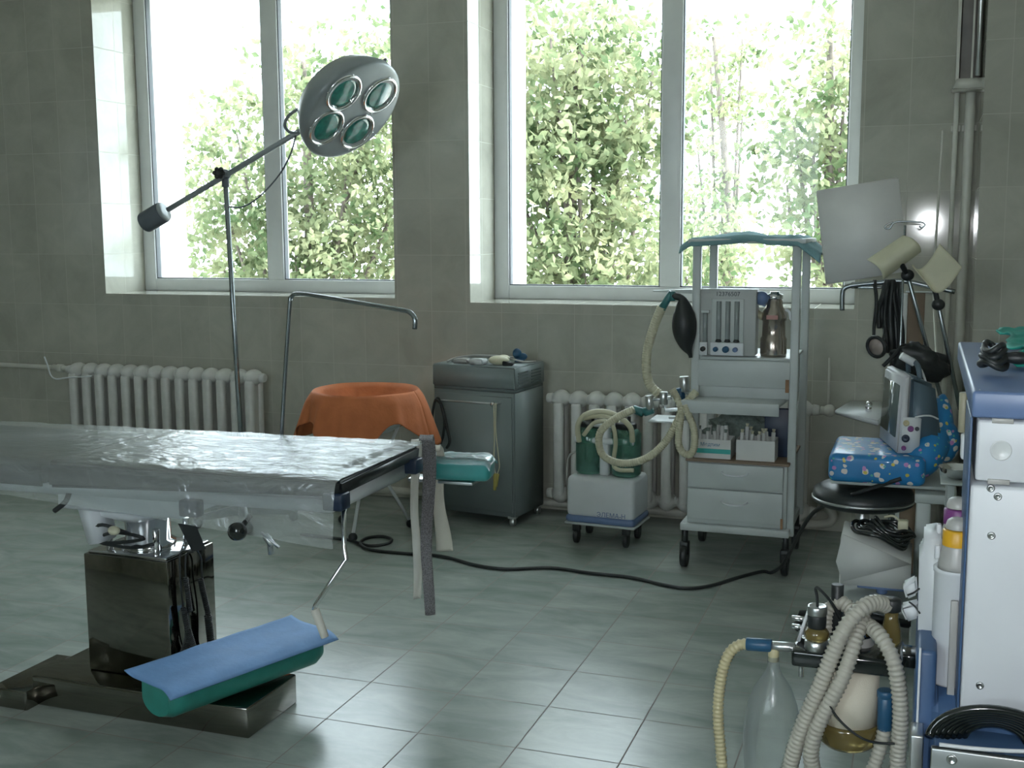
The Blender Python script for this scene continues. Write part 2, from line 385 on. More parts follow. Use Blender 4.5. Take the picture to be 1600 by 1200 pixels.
def leaf_mat(name, c0, c1):
    m = bpy.data.materials.new(name); m.use_nodes = True; nt = m.node_tree; nt.nodes.clear(); L = nt.links.new
    out = N(nt, 'ShaderNodeOutputMaterial'); d = N(nt, 'ShaderNodeBsdfDiffuse'); t = N(nt, 'ShaderNodeBsdfTranslucent'); mx = N(nt, 'ShaderNodeMixShader'); mx.inputs[0].default_value = 0.45
    tc = N(nt, 'ShaderNodeTexCoord'); no = N(nt, 'ShaderNodeTexNoise'); no.inputs['Scale'].default_value = 2.2; no.inputs['Detail'].default_value = 4; L(tc.outputs['Object'], no.inputs['Vector'])
    rp = N(nt, 'ShaderNodeValToRGB'); rp.color_ramp.elements[0].color = (*c0, 1); rp.color_ramp.elements[1].color = (*c1, 1); rp.color_ramp.elements[0].position = 0.35; rp.color_ramp.elements[1].position = 0.65
    L(no.outputs['Fac'], rp.inputs[0])
    for s_ in (d, t): L(rp.outputs[0], s_.inputs[0])
    L(d.outputs[0], mx.inputs[1]); L(t.outputs[0], mx.inputs[2]); L(mx.outputs[0], out.inputs[0]); return m
m_leaf = leaf_mat('leaf', (0.085, 0.125, 0.06), (0.32, 0.33, 0.20))
# ------------------------------------------------------------------ the room
YW = 5.73; YF = 6.15; YO = 6.48; ZC = 3.35
XL, XR, YB = -6.6, 1.7, -2.6
WIN = [(-4.60, -2.70, 1.105, 2.95), (-2.26, -0.30, 1.088, 2.95)]
b = B(); b.box((XL-.2, YB-.2, -0.2), (XR+.2, 6.6, 0.0)); struct('floor', b, m_floor)
b = B(); b.box((XL-.2, YB-.2, ZC), (XR+.2, 6.6, ZC+.2)); struct('ceiling', b, m_ceil)
b = B(); b.box((XL-.2, YB-.2, 0), (XL, 6.6, ZC)); struct('wall_left', b, m_wall)
b = B(); b.box((XR, YB-.2, 0), (XR+.2, 6.6, ZC)); struct('wall_right', b, m_wall)
ADDED_WIN = [(-2.9, -1.2, 1.15, 2.9)]   # unseen window added behind the camera for soft light; table-base reflections hint at one
b = B(); xs = [XL, ADDED_WIN[0][0], ADDED_WIN[0][1], XR]
for i in range(0, 4, 2): b.box((xs[i], YB-.2, 0), (xs[i+1], YB, ZC))
for (a, c, z0, z1) in ADDED_WIN: b.box((a, YB-.2, 0), (c, YB, z0)); b.box((a, YB-.2, z1), (c, YB, ZC))
struct('wall_front', b, m_wall)
for i, (a, c, z0, z1) in enumerate(ADDED_WIN):
    b = B()
    for bx in (((a, YB-.15, z0), (a+.07, YB-.09, z1)), ((c-.07, YB-.15, z0), (c, YB-.09, z1)), ((a+.07, YB-.15, z0), (c-.07, YB-.09, z0+.07)), ((a+.07, YB-.15, z1-.07), (c-.07, YB-.09, z1)), (((a+c)/2-.05, YB-.15, z0+.07), ((a+c)/2+.05, YB-.09, z1-.07))): b.box(*bx, bev=.006)
    wn = tag(b.obj('window_%d' % (i+3), m_frame, origin=((a+c)/2, YB-.12, z0)), kind='structure')  # frame of the added window, out of view, lets sky light onto the fronts
    for (p, q) in ((a+.07, (a+c)/2-.05), ((a+c)/2+.05, c-.07)):
        g = B(); g.box((p+.001, YB-.123, z0+.071), (q-.001, YB-.117, z1-.071)); g.obj('window_pane', m_glass, wn)
def pierced(name, y0, y1, m, g=0.0):
    b = B(); xs = [XL]
    for (a, c, z0, z1) in WIN: xs += [a-g, c+g]
    xs.append(XR)
    for i in range(0, len(xs), 2): b.box((xs[i], y0, 0), (xs[i+1], y1, ZC))
    for (a, c, z0, z1) in WIN:
        b.box((a-g, y0, 0), (c+g, y1, z0-g)); b.box((a-g, y0, z1+g), (c+g, y1, ZC))
    struct(name, b, m)
pierced('wall_back', YW, YF+.03, m_wall)
pierced('wall_facade', YF+.03, YO, m_stucco, -0.06)
b = B(); b.box((0.212, 5.30, 0), (XR, YW, ZC)); struct('wall_pier', b, m_wall)
for i, (a, c, z0, z1) in enumerate(WIN):
    y0, y1 = YF-.045, YF+.025
    mx = [at(427, 300, y0).x, at(1048, 300, y0).x][i]
    sl, sr = a+0.085, c-0.075; fb = z0+0.075
    b = B(); w = 0.034
    for bx in (((a, y0, z0), (sl, y1, z1)), ((sr, y0, z0), (c, y1, z1)), ((sl, y0, z0), (sr, y1, fb)), ((sl, y0, z1-.07), (sr, y1, z1)), ((mx-.055, y0, fb), (mx+.055, y1, z1-.07))):
        b.box(*bx, bev=0.006)
    wn = tag(b.obj('window_%d' % (i+1), m_frame, origin=(mx, y0, z0)), kind='structure')
    for (p, q) in ((sl, mx-.055), (mx+.055, sr)):
        g = B(); t = 0.006
        for bx in (((p, y0+.01, fb), (p+t, y1-.02, z1-.07)), ((q-t, y0+.01, fb), (q, y1-.02, z1-.07)), ((p, y0+.01, fb), (q, y1-.02, fb+t)), ((p, y0+.01, z1-.07-t), (q, y1-.02, z1-.07))): g.box(*bx)
        g.obj('gasket', m_gasket, wn)
        g = B(); g.box((p+.001, YF-.012, fb+.001), (q-.001, YF-.006, z1-.071)); g.obj('window_pane', m_glass, wn)

# ------------------------------------------------------------------ outdoors
b = B(); b.box((-60, -60, -4.2), (40, 80, -4.0)); tag(b.obj('ground', m_ground, origin=(0, 0, 0)), kind='structure')
def tree(label, base, clumps, leaves, size, seed, lean=0.0):
    rnd = random.Random(seed)
    t = thing('leafy_tree', label, 'tree', base, 'trees outside the windows')
    base = Vector(base)
    top = Vector((sum(c[0] for c in clumps)/len(clumps), sum(c[1] for c in clumps)/len(clumps), max(c[2] for c in clumps)))
    br = B(); crown = [base, base.lerp(top, .35)+V(lean, 0, 0), base.lerp(top, .65)+V(-lean*.5, .1, 0), top]
    br.sweep(spline(crown, 5), [0.16-0.13*k/15 for k in range(16)], 8)
    for c in clumps:
        s = base.lerp(top, 0.25+0.4*rnd.random()) + V(lean*.5, 0, 0); e = Vector(c[:3]); mdl = s.lerp(e, .5)+V(0, 0, -.25*rnd.random())
        p = spline([s, mdl, e], 4); br.sweep(p, [0.05-0.042*k/len(p) for k in range(len(p))], 6)
    br.obj('trunk', m_bark, t)
    vs = []; fs = []
    tot = sum(c[3]**2*c[4] for c in clumps)
    for (cx, cy, cz, r, dens) in clumps:
        n = int(leaves*(r*r*dens)/tot); m_ = max(4, int(n/13))
        for _ in range(m_):
            while True:
                q = V(rnd.uniform(-1, 1), rnd.uniform(-1, 1), rnd.uniform(-1, 1))
                if q.length < 1: break
            sub = V(cx, cy, cz) + V(q.x*r, q.y*r, q.z*r*0.8)
            rr = rnd.uniform(.07, .16)
            for _k in range(13):
                p = sub + V(rnd.gauss(0, rr), rnd.gauss(0, rr), rnd.gauss(0, rr*.7))
                s_ = size*rnd.uniform(.6, 1.25)
                d = V(rnd.gauss(0, 1), rnd.gauss(0, 1), rnd.gauss(-.3, .8)).normalized(); u = d.orthogonal().normalized()
                w = d.cross(u); a = rnd.uniform(0, 6.28); u = u*math.cos(a)+w*math.sin(a); w = d.cross(u)
                k = len(vs); vs += [p-u*s_, p+w*s_*.62+d*s_*.15, p+u*s_*1.1, p-w*s_*.62+d*s_*.15]
                fs += [(k, k+1, k+2), (k, k+2, k+3)]
    me = bpy.data.meshes.new('foliage'); me.from_pydata([v-base for v in vs], [], fs); me.materials.append(m_leaf)
    o = bpy.data.objects.new('foliage', me); COL.objects.link(o); o.parent = t
    return t
def clump(x, y, Y, r, d=1.0):
    p = at(x, y, Y); return (p.x, p.y, p.z, r, d)
tree('leafy tree seen through the two panes of the window behind the surgical lamp', tuple(at(480, 700, 12).xy)+(-4.0,),
     [clump(*c) for c in ((370, 210, 12, .75, .7), (350, 320, 11.6, .7, .8), (460, 380, 12, .9), (560, 330, 12.4, 1.0), (550, 200, 12, .9), (480, 110, 12.5, .75, .6), (600, 90, 12.2, .75, .5), (340, 410, 12, .6), (640, 260, 12.3, .9), (420, 280, 12.6, .9, .7), (570, 430, 12, 1.0, 1.2), (430, 470, 12, .9, 1.1))], 13500, 0.052, 3)
tree('dense leafy tree with slanting branches behind the pane nearest the wide pier', tuple(at(900, 800, 11).xy)+(-4.0,),
     [clump(*c) for c in ((900, 170, 11, 1.0), (980, 170, 11.5, .8), (860, 60, 11, .8, .7), (880, 270, 11, .9), (960, 260, 11.4, .6, .8), (860, 380, 10.8, .9, 1.1), (960, 400, 11.3, .8, .9), (930, 60, 11.8, .7, .5), (1020, 110, 12, .6, .5), (840, 190, 11.2, .7), (900, 470, 11, 1.0, 1.2), (800, 280, 11, .7))], 12500, 0.052, 5, .25)
tree('airy tree with wide gaps of sky behind the pane above the trolley', tuple(at(1150, 800, 18).xy)+(-4.0,),
     [clump(*c) for c in ((1110, 80, 18, .8, .6), (1130, 150, 18, .7, .5), (1160, 60, 18, .6, .4), (1105, 330, 17.6, .75, .8), (1110, 395, 17.6, .7, .9), (1090, 230, 18, .6, .5), (1080, 430, 17, .8, 1.0), (1160, 180, 18, .5, .5), (1060, 380, 17, 1.0))], 3800, 0.06, 8, -.2)
tree('yellow-green tree filling the pane edge beside the white board', tuple(at(1300, 800, 12).xy)+(-4.0,),
     [clump(*c) for c in ((1300, 60, 12, .55, .8), (1320, 140, 12, .5), (1270, 220, 12, .65), (1310, 270, 12, .6), (1280, 340, 12, .5, .7), (1330, 380, 12, .8), (1230, 290, 12.3, .5, .5), (1350, 200, 12, .7), (1240, 190, 12.4, .35, .4))], 3600, 0.052, 11)
# ------------------------------------------------------------------ operating table
T = thing('operating_table', 'operating table with dark padded top on polished steel column and base', 'operating table', (-2.28, 2.99, 0))
b = B(); b.box((-2.58, 2.77, 0.0), (-1.80, 3.05, 0.095), bev=0.006); b.obj('base_plate', m_steel, T)
b = B(); b.box((-2.70, 2.72, 0.0), (-2.56, 3.02, 0.062), bev=0.005); b.obj('foot', m_steel, T)
b = B(); b.box((-2.44, 2.87, 0.095), (-2.13, 3.115, 0.474), bev=0.004); b.obj('column', m_steel, T)
b = B(); b.lathe([(.085, .474), (.085, .50), (.07, .505), (.07, .575), (.062, .58), (.062, .62)], (-2.285, 2.99, 0)); b.obj('piston', m_chrome, T)
b = B()
for dx, dy in ((-.09, -.075), (.085, -.075), (.085, .08)): b.cyl((-2.285+dx, 2.99+dy, .474), (-2.285+dx, 2.99+dy, .56), .011)
b.box((-2.43, 2.88, .474), (-2.14, 3.105, .482), bev=.003); b.obj('guide_rod', m_chrome, T)
b = B(); b.lathe([(.06, .575), (.12, .60), (.125, .632)], (-2.30, 2.97, 0)); b.box((-2.47, 2.80, .63), (-2.02, 3.20, .69), bev=.012); b.obj('head_housing', m_wplastic, T)
b = B(); q = [at(*p, 2.84) for p in ((136, 852), (155, 850), (142, 784), (116, 782))]; d_ = V(0, .09, 0)
b.hexa([q[0], q[1], q[1]+d_, q[0]+d_, q[3], q[2], q[2]+d_, q[3]+d_], .005); b.obj('tilt_arm', m_wplastic, T)
b = B(); b.hexa([V(-3.75, 2.76, .668), V(-1.50, 2.76, .700), V(-1.50, 3.26, .700), V(-3.75, 3.26, .668), V(-3.75, 2.76, .712), V(-1.50, 2.76, .750), V(-1.50, 3.26, .750), V(-3.75, 3.26, .712)], .006); b.obj('top_frame', m_wplastic, T)
def topxy(x, t):
    """point across the table top, t 0 near edge .. 1 far edge"""
    yn = 2.715 + (x+2.6)*.016; yf = 3.29 + (x+1.47)*.045
    return yn + (yf-yn)*t
b = B()
def mat_pt(x, t, z): return V(x, topxy(x, t), z)
b.hexa([mat_pt(-3.75, 0, .716), mat_pt(-2.45, 0, .716), mat_pt(-2.45, 1, .716), mat_pt(-3.75, 1, .716), mat_pt(-3.75, 0, .794), mat_pt(-2.45, 0, .794), mat_pt(-2.45, 1, .794), mat_pt(-3.75, 1, .794)], .010)
b.obj('mattress_section', m_vinyl, T)
b = B(); b.hexa([mat_pt(-2.43, 0, .716), mat_pt(-1.46, 0, .755), mat_pt(-1.475, 1, .755), mat_pt(-2.43, 1, .716), mat_pt(-2.43, 0, .796), mat_pt(-1.455, 0, .80), mat_pt(-1.47, 1, .80), mat_pt(-2.43, 1, .796)], .010)
b.obj('mattress_section', m_vinyl, T)
for (a, c) in ((V(-3.75, 2.735, .688), V(-1.505, 2.745, .730)), (V(-3.75, 3.27, .72), V(-1.505, 3.30, .735)), (V(-1.505, 2.74, .738), V(-1.51, 3.29, .738))):
    b = B(); d = (c-a); n = d.normalized(); s_ = n.cross(V(0, 0, 1))*.006; u = V(0, 0, .014)
    b.hexa([a-s_-u, a+s_-u, c+s_-u, c-s_-u, a-s_+u, a+s_+u, c+s_+u, c-s_+u], .002); b.obj('side_rail', m_wplastic, T)
for x, yy in ((-2.965, 2.70), (-1.93, 2.705)):
    b = B(); b.box((x-.032, yy, .668), (x+.032, yy+.035, .716), bev=.006); b.obj('rail_clamp', m_navy, T)
for p in (V(-1.485, 2.755, .745), V(-1.49, 3.26, .745)):
    b = B(); b.box(p-V(.03, .028, .03), p+V(.03, .028, .018), bev=.006); b.obj('rail_clamp', m_navy, T)
b = B(); p = at(373, 830, 2.66); b.lathe([(.006, -.01), (.022, -.008), (.026, .0), (.024, .018), (.01, .026)], p, (0, -1, 0.15)); b.cyl(p, p+V(0, .06, .03), .008); b.obj('round_knob', m_blackg, T)
b = B(); p = at(110, 775, 2.75); b.tube([p+V(0, 0, .02), p+V(-.01, -.01, -.015), p+V(-.045, -.02, -.045)], .008); b.obj('lever', m_black, T)
# crank on the end of the table
b = B(); c0 = at(537, 790, 2.77); c1 = at(538, 856, 2.77); c2 = at(541, 874, 2.76); c3 = at(493, 946, 2.71); c4 = at(491, 953, 2.71)
b.sweep([c0, c1, c2, c2.lerp(c3, .03), c3, c4], .0068, 10); cr = b.obj('crank', m_chrome, T)
b = B(); b.cyl(at(492, 952, 2.71), at(508, 996, 2.71), .0125, .011); b.obj('crank_handle', m_cloth_w, cr)
b = B(); p = at(420, 838, 2.95); b.cyl(p, at(424, 866, 2.95), .009); b.cyl(at(408, 832, 2.93), at(436, 855, 2.93), .004); b.cyl(at(414, 836, 2.94), at(426, 852, 2.94), .011); b.obj('locking_screw', m_brush, T)
b = B(); pp = [at(*q) for q in ((205, 835, 2.88), (160, 820, 2.85), (143, 832, 2.86), (165, 848, 2.88), (225, 842, 2.87), (180, 832, 2.86), (150, 845, 2.88), (205, 856, 2.88), (240, 850, 2.88))]
b.tube(pp, .0055, 8); b.obj('hydraulic_hose', m_black, T)
b = B(); p = at(178, 829, 2.80); b.ball(p, .018, (1.1, .8, .8)); b.obj('hose_cap', m_cream, T)
b = B(); b.hexa([at(300, 862, 2.93), at(322, 858, 2.93), at(322, 858, 2.96), at(300, 862, 2.96), at(278, 818, 2.93), at(306, 820, 2.93), at(306, 820, 2.96), at(278, 818, 2.96)]); b.obj('cable_bracket', m_black, T)

# clear film laid over the table
def film_h(x):
    return 0.075 + 0.10*max(0, min(1, (x+3.0)/1.5))**1.2
def film(u, v):
    x = -3.72 + u*(3.72-1.462); n1 = noise.noise(V(x*6, v*7, 1.3)); n2 = noise.noise(V(x*17, v*16, 4.1)); n3 = noise.noise(V(x*3+v*4, 2.2, 0.3))
    ew = max(0, min(1, (x+1.75)/.25))
    if v < .62:
        t = 1.03 - v/.62*1.03; y = topxy(x, t)
        z = .8045 + .006*max(0, n1) + .004*abs(n2) + .010*max(0, n3)*math.sin(math.pi*min(1, max(0, t)))
        zb = .798 + .004*max(0, min(1, (x+2.5)/1.0)); z = z - .8045 + zb + .005
        if x > -1.52: z = .806 - (x+1.52)*.03
        return V(x, y, z)
    t = (v-.62)/.38; y0 = topxy(x, 0)
    a = min(1, t*6)
    y = y0 - .012*math.sin(a*1.57) - .016 - t*.012*(1+n3) - .012*n1*t
    return V(x + .010*n2*t, y - .004, .803 - .006*a - t*film_h(x) + .004*n1)
b = B(); b.grid(film, 150, 64); tag(b.obj('plastic_sheet', m_film), 'wrinkled clear plastic sheet draped over the operating table', 'plastic sheet')

# straps hanging from the far corner of the table
def strap(name, label, m, top, bot, w0, w1, lean, ph):
    top, bot = Vector(top), Vector(bot); d = V(RX.x, RX.y, 0).normalized(); f = V(RF.x, RF.y, 0).normalized()
    def fn(u, v):
        if v < .08:
            t = v/.08; c = top + f*(-.05 + .05*t) + V(0, 0, .010*math.sin(t*1.57) - .0); w = w0
        else:
            t = (v-.08)/.92; c = V(top.x, top.y, top.z).lerp(bot, t) + d*(.006*math.sin(t*7+ph)) + f*(.012*math.sin(t*5+ph)+.012*min(1, t*8)); w = w0+(w1-w0)*t
        return c + d*(u-.5)*w + f*.004*math.sin(u*5+t*9+ph)
    b = B(); b.grid(fn, 8, 44, .003); tag(b.obj(name, m), label, 'strap')
strap('knitted_strap', 'grey knitted strap hanging from the table corner, speckled and longest of the three', m_knit, at(667, 689, 3.36)+V(0, 0, .012), at(670, 961, 3.36), .044, .032, 0, 0.4)
strap('cotton_strip', 'narrow white cotton strip hanging beside the grey knitted strap', m_cloth_w, at(650, 692, 3.40)+V(0, 0, .004), at(650, 938, 3.40), .028, .026, 0, 2.1)
strap('cotton_strip', 'beige cotton strip that widens downwards under the teal arm pad', m_cloth_b, at(684, 700, 3.43)+V(0, 0, .002), at(692, 862, 3.43), .020, .055, 0, 1.2)
# arm pad
A = thing('arm_board', 'teal padded arm board in shiny film sticking out from the table corner', 'arm board', (-1.36, 3.5, .66))
b = B(); ax = V(RX.x, RX.y, 0).normalized(); p0 = at(676, 727, 3.47); p1 = at(767, 731, 3.50)
rot = Matrix.Rotation(math.atan2(p1.y-p0.y, p1.x-p0.x), 3, 'Z'); c = (p0+p1)/2
b.box(c-V(.105, .055, .040), c+V(.105, .055, .038), bev=.022, rot=rot, seg=4); b.obj('pad', m_teal, A)
def armfilm(u, v):
    a = -1.1+2.2*v; x = -.107+.216*u; y = math.sin(a)*.062; z = .0385+.004*noise.noise(V(u*9, v*7, 2))
    if abs(a) > .9: z -= (abs(a)-.9)*.10; y = math.copysign(.0585, a)
    if u > .9: z -= (u-.9)*.22
    return c + rot @ V(x, y, z+.001)
b = B(); b.grid(armfilm, 26, 20); b.obj('film_cover', clear_mat('arm_film', (.9, .95, .95), .8, .12, gloss=.5, white=.12, bump=.6, bscale=18), A)
b = B(); b.box(c+rot@V(-.18, -.02, -.052), c+rot@V(.06, .02, -.041), bev=.003, rot=None); b.obj('bracket', m_brush, A)

# screen frame clamped to the far rail
S_ = thing('screen_frame', 'thin bent metal tube frame standing up behind the operating table', 'tube frame', (-2.05, 3.33, .70))
b = B(); zz = 1.262
b.sweep(spline([at(440, 700, 3.335), at(441, 660, 3.335), at(452, 485, 3.335), at(456, 464, 3.335), at(466, 459, 3.32), at(500, 463, 3.25), at(560, 473, 3.08), at(625, 484, 2.92), at(640, 488, 2.89), at(648, 498, 2.88), at(648, 514, 2.88)], 5), .0068, 10); b.obj('tube', m_tubes, S_)
b = B(); p = at(440, 697, 3.335); b.box(p-V(.018, .03, .02), p+V(.018, .012, .018), bev=.004); b.obj('clamp', m_navy, S_)

# cushion on the base
CU = B(); u0 = V(-1.99, 2.60, 0); u1 = V(-1.795, 3.13, 0); ud = (u1-u0).normalized(); us = V(ud.y, -ud.x, 0)
def cush(u, v):
    a = math.pi*(v*2-1)
    r = .082; cx = us*(math.sin(a)*r); zz = -math.cos(a)*.055 + .0
    if math.cos(a) < -.2: zz = .05
    e = .985 if 0 < u < 1 else .80
    return V(u0.x, u0.y, .160) + ud*(u*(u1-u0).length) + cx*e + V(0, 0, zz*e)
CU.grid(cush, 20, 28)
for uu in (0, 1): CU._add([cush(uu, j/28) for j in range(28)], [list(range(28))], True)
tag(CU.obj('cushion', m_tealgreen), 'rounded green cushion lying under a blue sheet on the steel table base', 'cushion')
def bsheet(u, v):
    s_ = (v-.5)*2; n = noise.noise(V(u*5, v*3, .7))
    y = s_*.112; z = .215+.003*n+.003
    if s_ > .55: z -= (s_-.55)**2*.10
    if s_ < -.45: z += (-s_-.45)**2*.035
    return V(u0.x, u0.y, z) + ud*(-.025+u*((u1-u0).length+.045)) + us*y*(1+.04*n)
b = B(); b.grid(bsheet, 40, 24, .003); tag(b.obj('blue_sheet', m_bluecloth), 'light blue folded sheet laid over the green cushion', 'sheet')

# coiled cables at the column side
def coiled(label, pix, Y, part):
    Xc = Y; t = thing('coiled_cable', label, 'cable', atx(*pix[-1][:2], Xc), 'coiled cables on the table column')
    pts = [atx(x, y, Xc) for x, y in pix]
    b = B(); b.tube(pts, .0032, 8); b.obj('cord', m_black, t)
    for (q0, q1, r) in part:
        a, c = atx(*q0, Xc+.010), atx(*q1, Xc+.010); n = int((c-a).length/.0062); d = (c-a).normalized(); u = d.orthogonal().normalized(); w = d.cross(u)
        b = B(); b.sweep([a+d*((c-a).length*k/(n*10)) + (u*math.cos(k*.628)+w*math.sin(k*.628))*r for k in range(n*10+1)], .0028, 6); b.obj('coil', m_black, t)
    return t
coiled('black coiled cable, the one nearer the column corner', ((302, 860), (283, 864), (281, 890), (286, 950), (290, 990), (282, 1020), (276, 1032)), -2.112, (((287, 950), (296, 1000), .007), ((296, 1000), (280, 1040), .008)))
coiled('black coiled cable, the one farther from the column corner', ((306, 858), (314, 872), (316, 900), (324, 950), (326, 1000), (328, 1010), (331, 1022)), -2.112, (((313, 905), (325, 958), .007), ((325, 962), (332, 1024), .010)))
coiled('black coiled cable hanging in the middle of the three beside the column', ((302, 862), (291, 868), (290, 903), (294, 960), (300, 1000), (308, 1024)), -2.104, (((290, 903), (297, 955), .006), ((294, 985), (308, 1030), .008)))

# ------------------------------------------------------------------ surgical lamp
SL = thing('surgical_lamp', 'mobile surgical lamp with round grey head and counterweight arm before the window', 'surgical lamp', (-3.25, 5.0, 0))
yl = 5.0; j = at(352, 277, yl); pb = at(376, 675, yl); pb = j + (pb-j)*((j.z-.09)/(j.z-pb.z))
b = B(); b.cyl(pb, j-(j-pb).normalized()*.02, .0125); b.obj('pole', m_tubes, SL)
b = B()
for k in range(5):
    a = k*2*math.pi/5+.3; b.hexa([pb+V(math.cos(a+.15)*.04, math.sin(a+.15)*.04, -.055), pb+V(math.cos(a-.15)*.04, math.sin(a-.15)*.04, -.055), pb+V(math.cos(a-.04)*.27, math.sin(a-.04)*.27, -.055), pb+V(math.cos(a+.04)*.27, math.sin(a+.04)*.27, -.055), pb+V(math.cos(a+.15)*.04, math.sin(a+.15)*.04, .0), pb+V(math.cos(a-.15)*.04, math.sin(a-.15)*.04, .0), pb+V(math.cos(a-.04)*.27, math.sin(a-.04)*.27, -.03), pb+V(math.cos(a+.04)*.27, math.sin(a+.04)*.27, -.03)])
    b.ball(pb+V(math.cos(a)*.25, math.sin(a)*.25, -.065), .025)
b.cyl(pb+V(0, 0, -.06), pb+V(0, 0, .06), .035, .022); b.obj('base', m_lampgrey, SL)
a0 = at(262, 328, yl); a1 = at(470, 204, yl-.02)
b = B(); b.cyl(a0, a1, .0135); b.obj('arm', m_lampgrey, SL)
d = (a1-a0).normalized(); b = B(); q = at(240, 340, yl)
b.lathe([(.04, -.066), (.052, -.060), (.054, -.05), (.054, .062), (.050, .068), (.014, .069)], q, d); cw = b.obj('counterweight', m_lampdark, SL)
b = B(); b.lathe([(.014, 0), (.050, .001), (.050, .004), (.014, .0045)], q+d*.068, d); b.obj('end_cap', m_lampgrey, cw)
b = B(); jj = j+V(0, 0, .012); b.ball(jj, .028); b.cyl(jj-RF*.045, jj+RF*.03, .017); b.cyl(jj-V(0, 0, .06), jj, .018); b.obj('joint', m_lampdark, SL)
b = B()
kk = jj - RF*.05 - RX*.018
for k in range(6):
    a = k*math.pi/3; b.ball(kk+(RX*math.cos(a)-RD*math.sin(a))*.020, .012)
b.ball(kk, .02); b.obj('joint_knob', m_black, SL)
# head: axis n points out of the lens side
n = (RX*.62 + RD*.68 - RF*.34).normalized(); hc = at(550, 172, 4.96); R_ = .272
u = (RX*.74 - RD*.67); u = (u - n*u.dot(n)).normalized(); w = n.cross(u)
b = B(); b.lathe([(.0, -.165), (.10, -.160), (.185, -.142), (.225, -.115), (.256, -.06), (R_, -.025), (R_, .004), (.262, .012), (.246, .014), (.0, .008)], hc, n, 48); hd = b.obj('lamp_head', m_lampgrey, SL)
def ringpt(cx, cy, h): return hc + u*cx + w*cy + n*h
lens = [(.135, .085), (.135, -.085), (-.135, .085), (-.135, -.085)]
for i, (cx, cy) in enumerate(((.015, .155), (.145, -.045), (-.145, .050), (-.045, -.140))):
    r = .094
    b = B(); b.lathe([(r-.012, .006), (r-.010, .020), (r, .022), (r+.006, .014), (r+.006, .006), (r-.012, .006)], ringpt(cx, cy, 0), n, 32, cap=False); b.obj('lens_ring', m_chrome, hd)
    b = B(); b.lathe([(.0, .016), (.06, .0145), (r-.009, .011), (r-.011, .006), (0, .006)], ringpt(cx, cy, 0), n, 32); b.obj('lens', m_lens, hd)
for (cx, cy) in ((.015, .155), (.145, -.045), (-.145, .050), (-.045, -.140)):
    for k in range(4):
        a = k*1.57+.6; b = B(); b.ball(ringpt(cx+math.cos(a)*.101, cy+math.sin(a)*.101, .014), .0055, u=10, v=6); b.obj('ring_screw', m_chrome, hd)
b = B(); hp = at(592, 104, 5.0); b.cyl(hp, hp+RX*.035-RD*.035, .016, .007); b.obj('handle_horn', m_lampdark, hd)
b = B(); p = at(484, 160, 4.80); b.lathe([(.0, .0), (.018, .0), (.018, .012), (.0, .012)], p+RF*.03, -RF); b.obj('socket', m_black, hd)
b = B(); b.tube([at(484, 160, 4.85), at(470, 168, 4.84), at(452, 180, 4.85), at(445, 195, 4.88), at(452, 206, 4.92), at(464, 208, 4.95)], .008); b.obj('loop_cable', m_lampgrey, hd)
b = B(); b.tube([at(462, 212, 4.95), at(455, 238, 4.95), at(440, 268, 4.96), at(418, 295, 4.97), at(395, 315, 4.98), at(375, 324, 4.99), at(350, 322, 5.0)], .0042); b.obj('cable', m_lampdark, SL)
# ------------------------------------------------------------------ radiators and pipes
def radiator(label, x0, n, zt, zb, y=5.60, pitch=0.0925):
    t = thing('radiator', label, 'radiator', (x0+pitch*n/2, y, zb), 'cast radiators under the windows')
    def sec(x):
        b = B()
        for yy in (y-.045, y+.045): b.box((x-.026, yy-.022, zb+.04), (x+.026, yy+.022, zt-.05), bev=.015)
        b.box((x-.012, y-.045, zb+.05), (x+.012, y+.045, zt-.06))
        for z in (zt-.04, zb+.045):
            b.ball((x, y, z), .05, (.92, 1.35, .92), u=16, v=10); b.cyl((x-pitch/2, y, z), (x+pitch/2, y, z), .026, seg=12)
        b.cyl((x, y-.02, zb), (x, y-.02, zb+.05), .014, .02, seg=8)
        return b
    s0 = sec(x0+pitch/2).obj('section', m_rad, t)
    for k in range(1, n):
        c = s0.copy(); COL.objects.link(c); c.parent = t; c.location = (pitch*k, 0, 0)
    for xx, sg in ((x0, -1), (x0+pitch*n, 1)):
        for z in (zt-.04, zb+.045):
            b = B(); b.cyl((xx, y, z), (xx+sg*.03, y, z), .028, .024, seg=12); b.obj('end_plug', m_rad, t)
    return t
radiator('white cast-iron radiator behind the operating table, under the window with the lamp', -4.77, 14, .695, .085)
radiator('white cast-iron radiator behind the suction unit, between grey cabinet and trolley', -1.76, 14, .655, .075)
PW = thing('heating_pipe', 'cream heating pipe running along the wall into the radiator by the left window', 'pipe', (-5.6, 5.66, .62))
b = B(); b.cyl((-6.55, 5.66, .663), (-4.92, 5.61, .663), .0135); b.cyl((-4.92, 5.61, .663), (-4.76, 5.60, .655), .018); b.obj('pipe', m_pipe, PW)
b = B(); b.cyl((-4.88, 5.608, .66), (-4.84, 5.606, .66), .024); b.obj('union_nut', m_pipe, PW)
b = B(); b.tube([V(-4.88, 5.50, .74), V(-4.86, 5.50, .69), V(-4.84, 5.50, .63), V(-4.80, 5.50, .61), V(-4.72, 5.505, .62), V(-4.55, 5.505, .635)], .0045, 8)
tag(b.obj('looped_string', m_wplastic), 'thin white string looped over the end of the radiator by the left window', 'cord')
PF = thing('heating_pipe', 'cream return pipe along the floor ending in a round bend past the trolley', 'pipe', (-1.2, 5.52, .03))
b = B(); b.cyl((-3.4, 5.70, .045), (-.50, 5.70, .040), .019); b.sweep(spline([V(-.58, 5.70, .040), V(-.45, 5.68, .040), V(-.38, 5.66, .058), V(-.36, 5.65, .098), V(-.39, 5.65, .135), V(-.43, 5.66, .145)], 6), .021, 12); b.obj('pipe', m_pipe, PF)
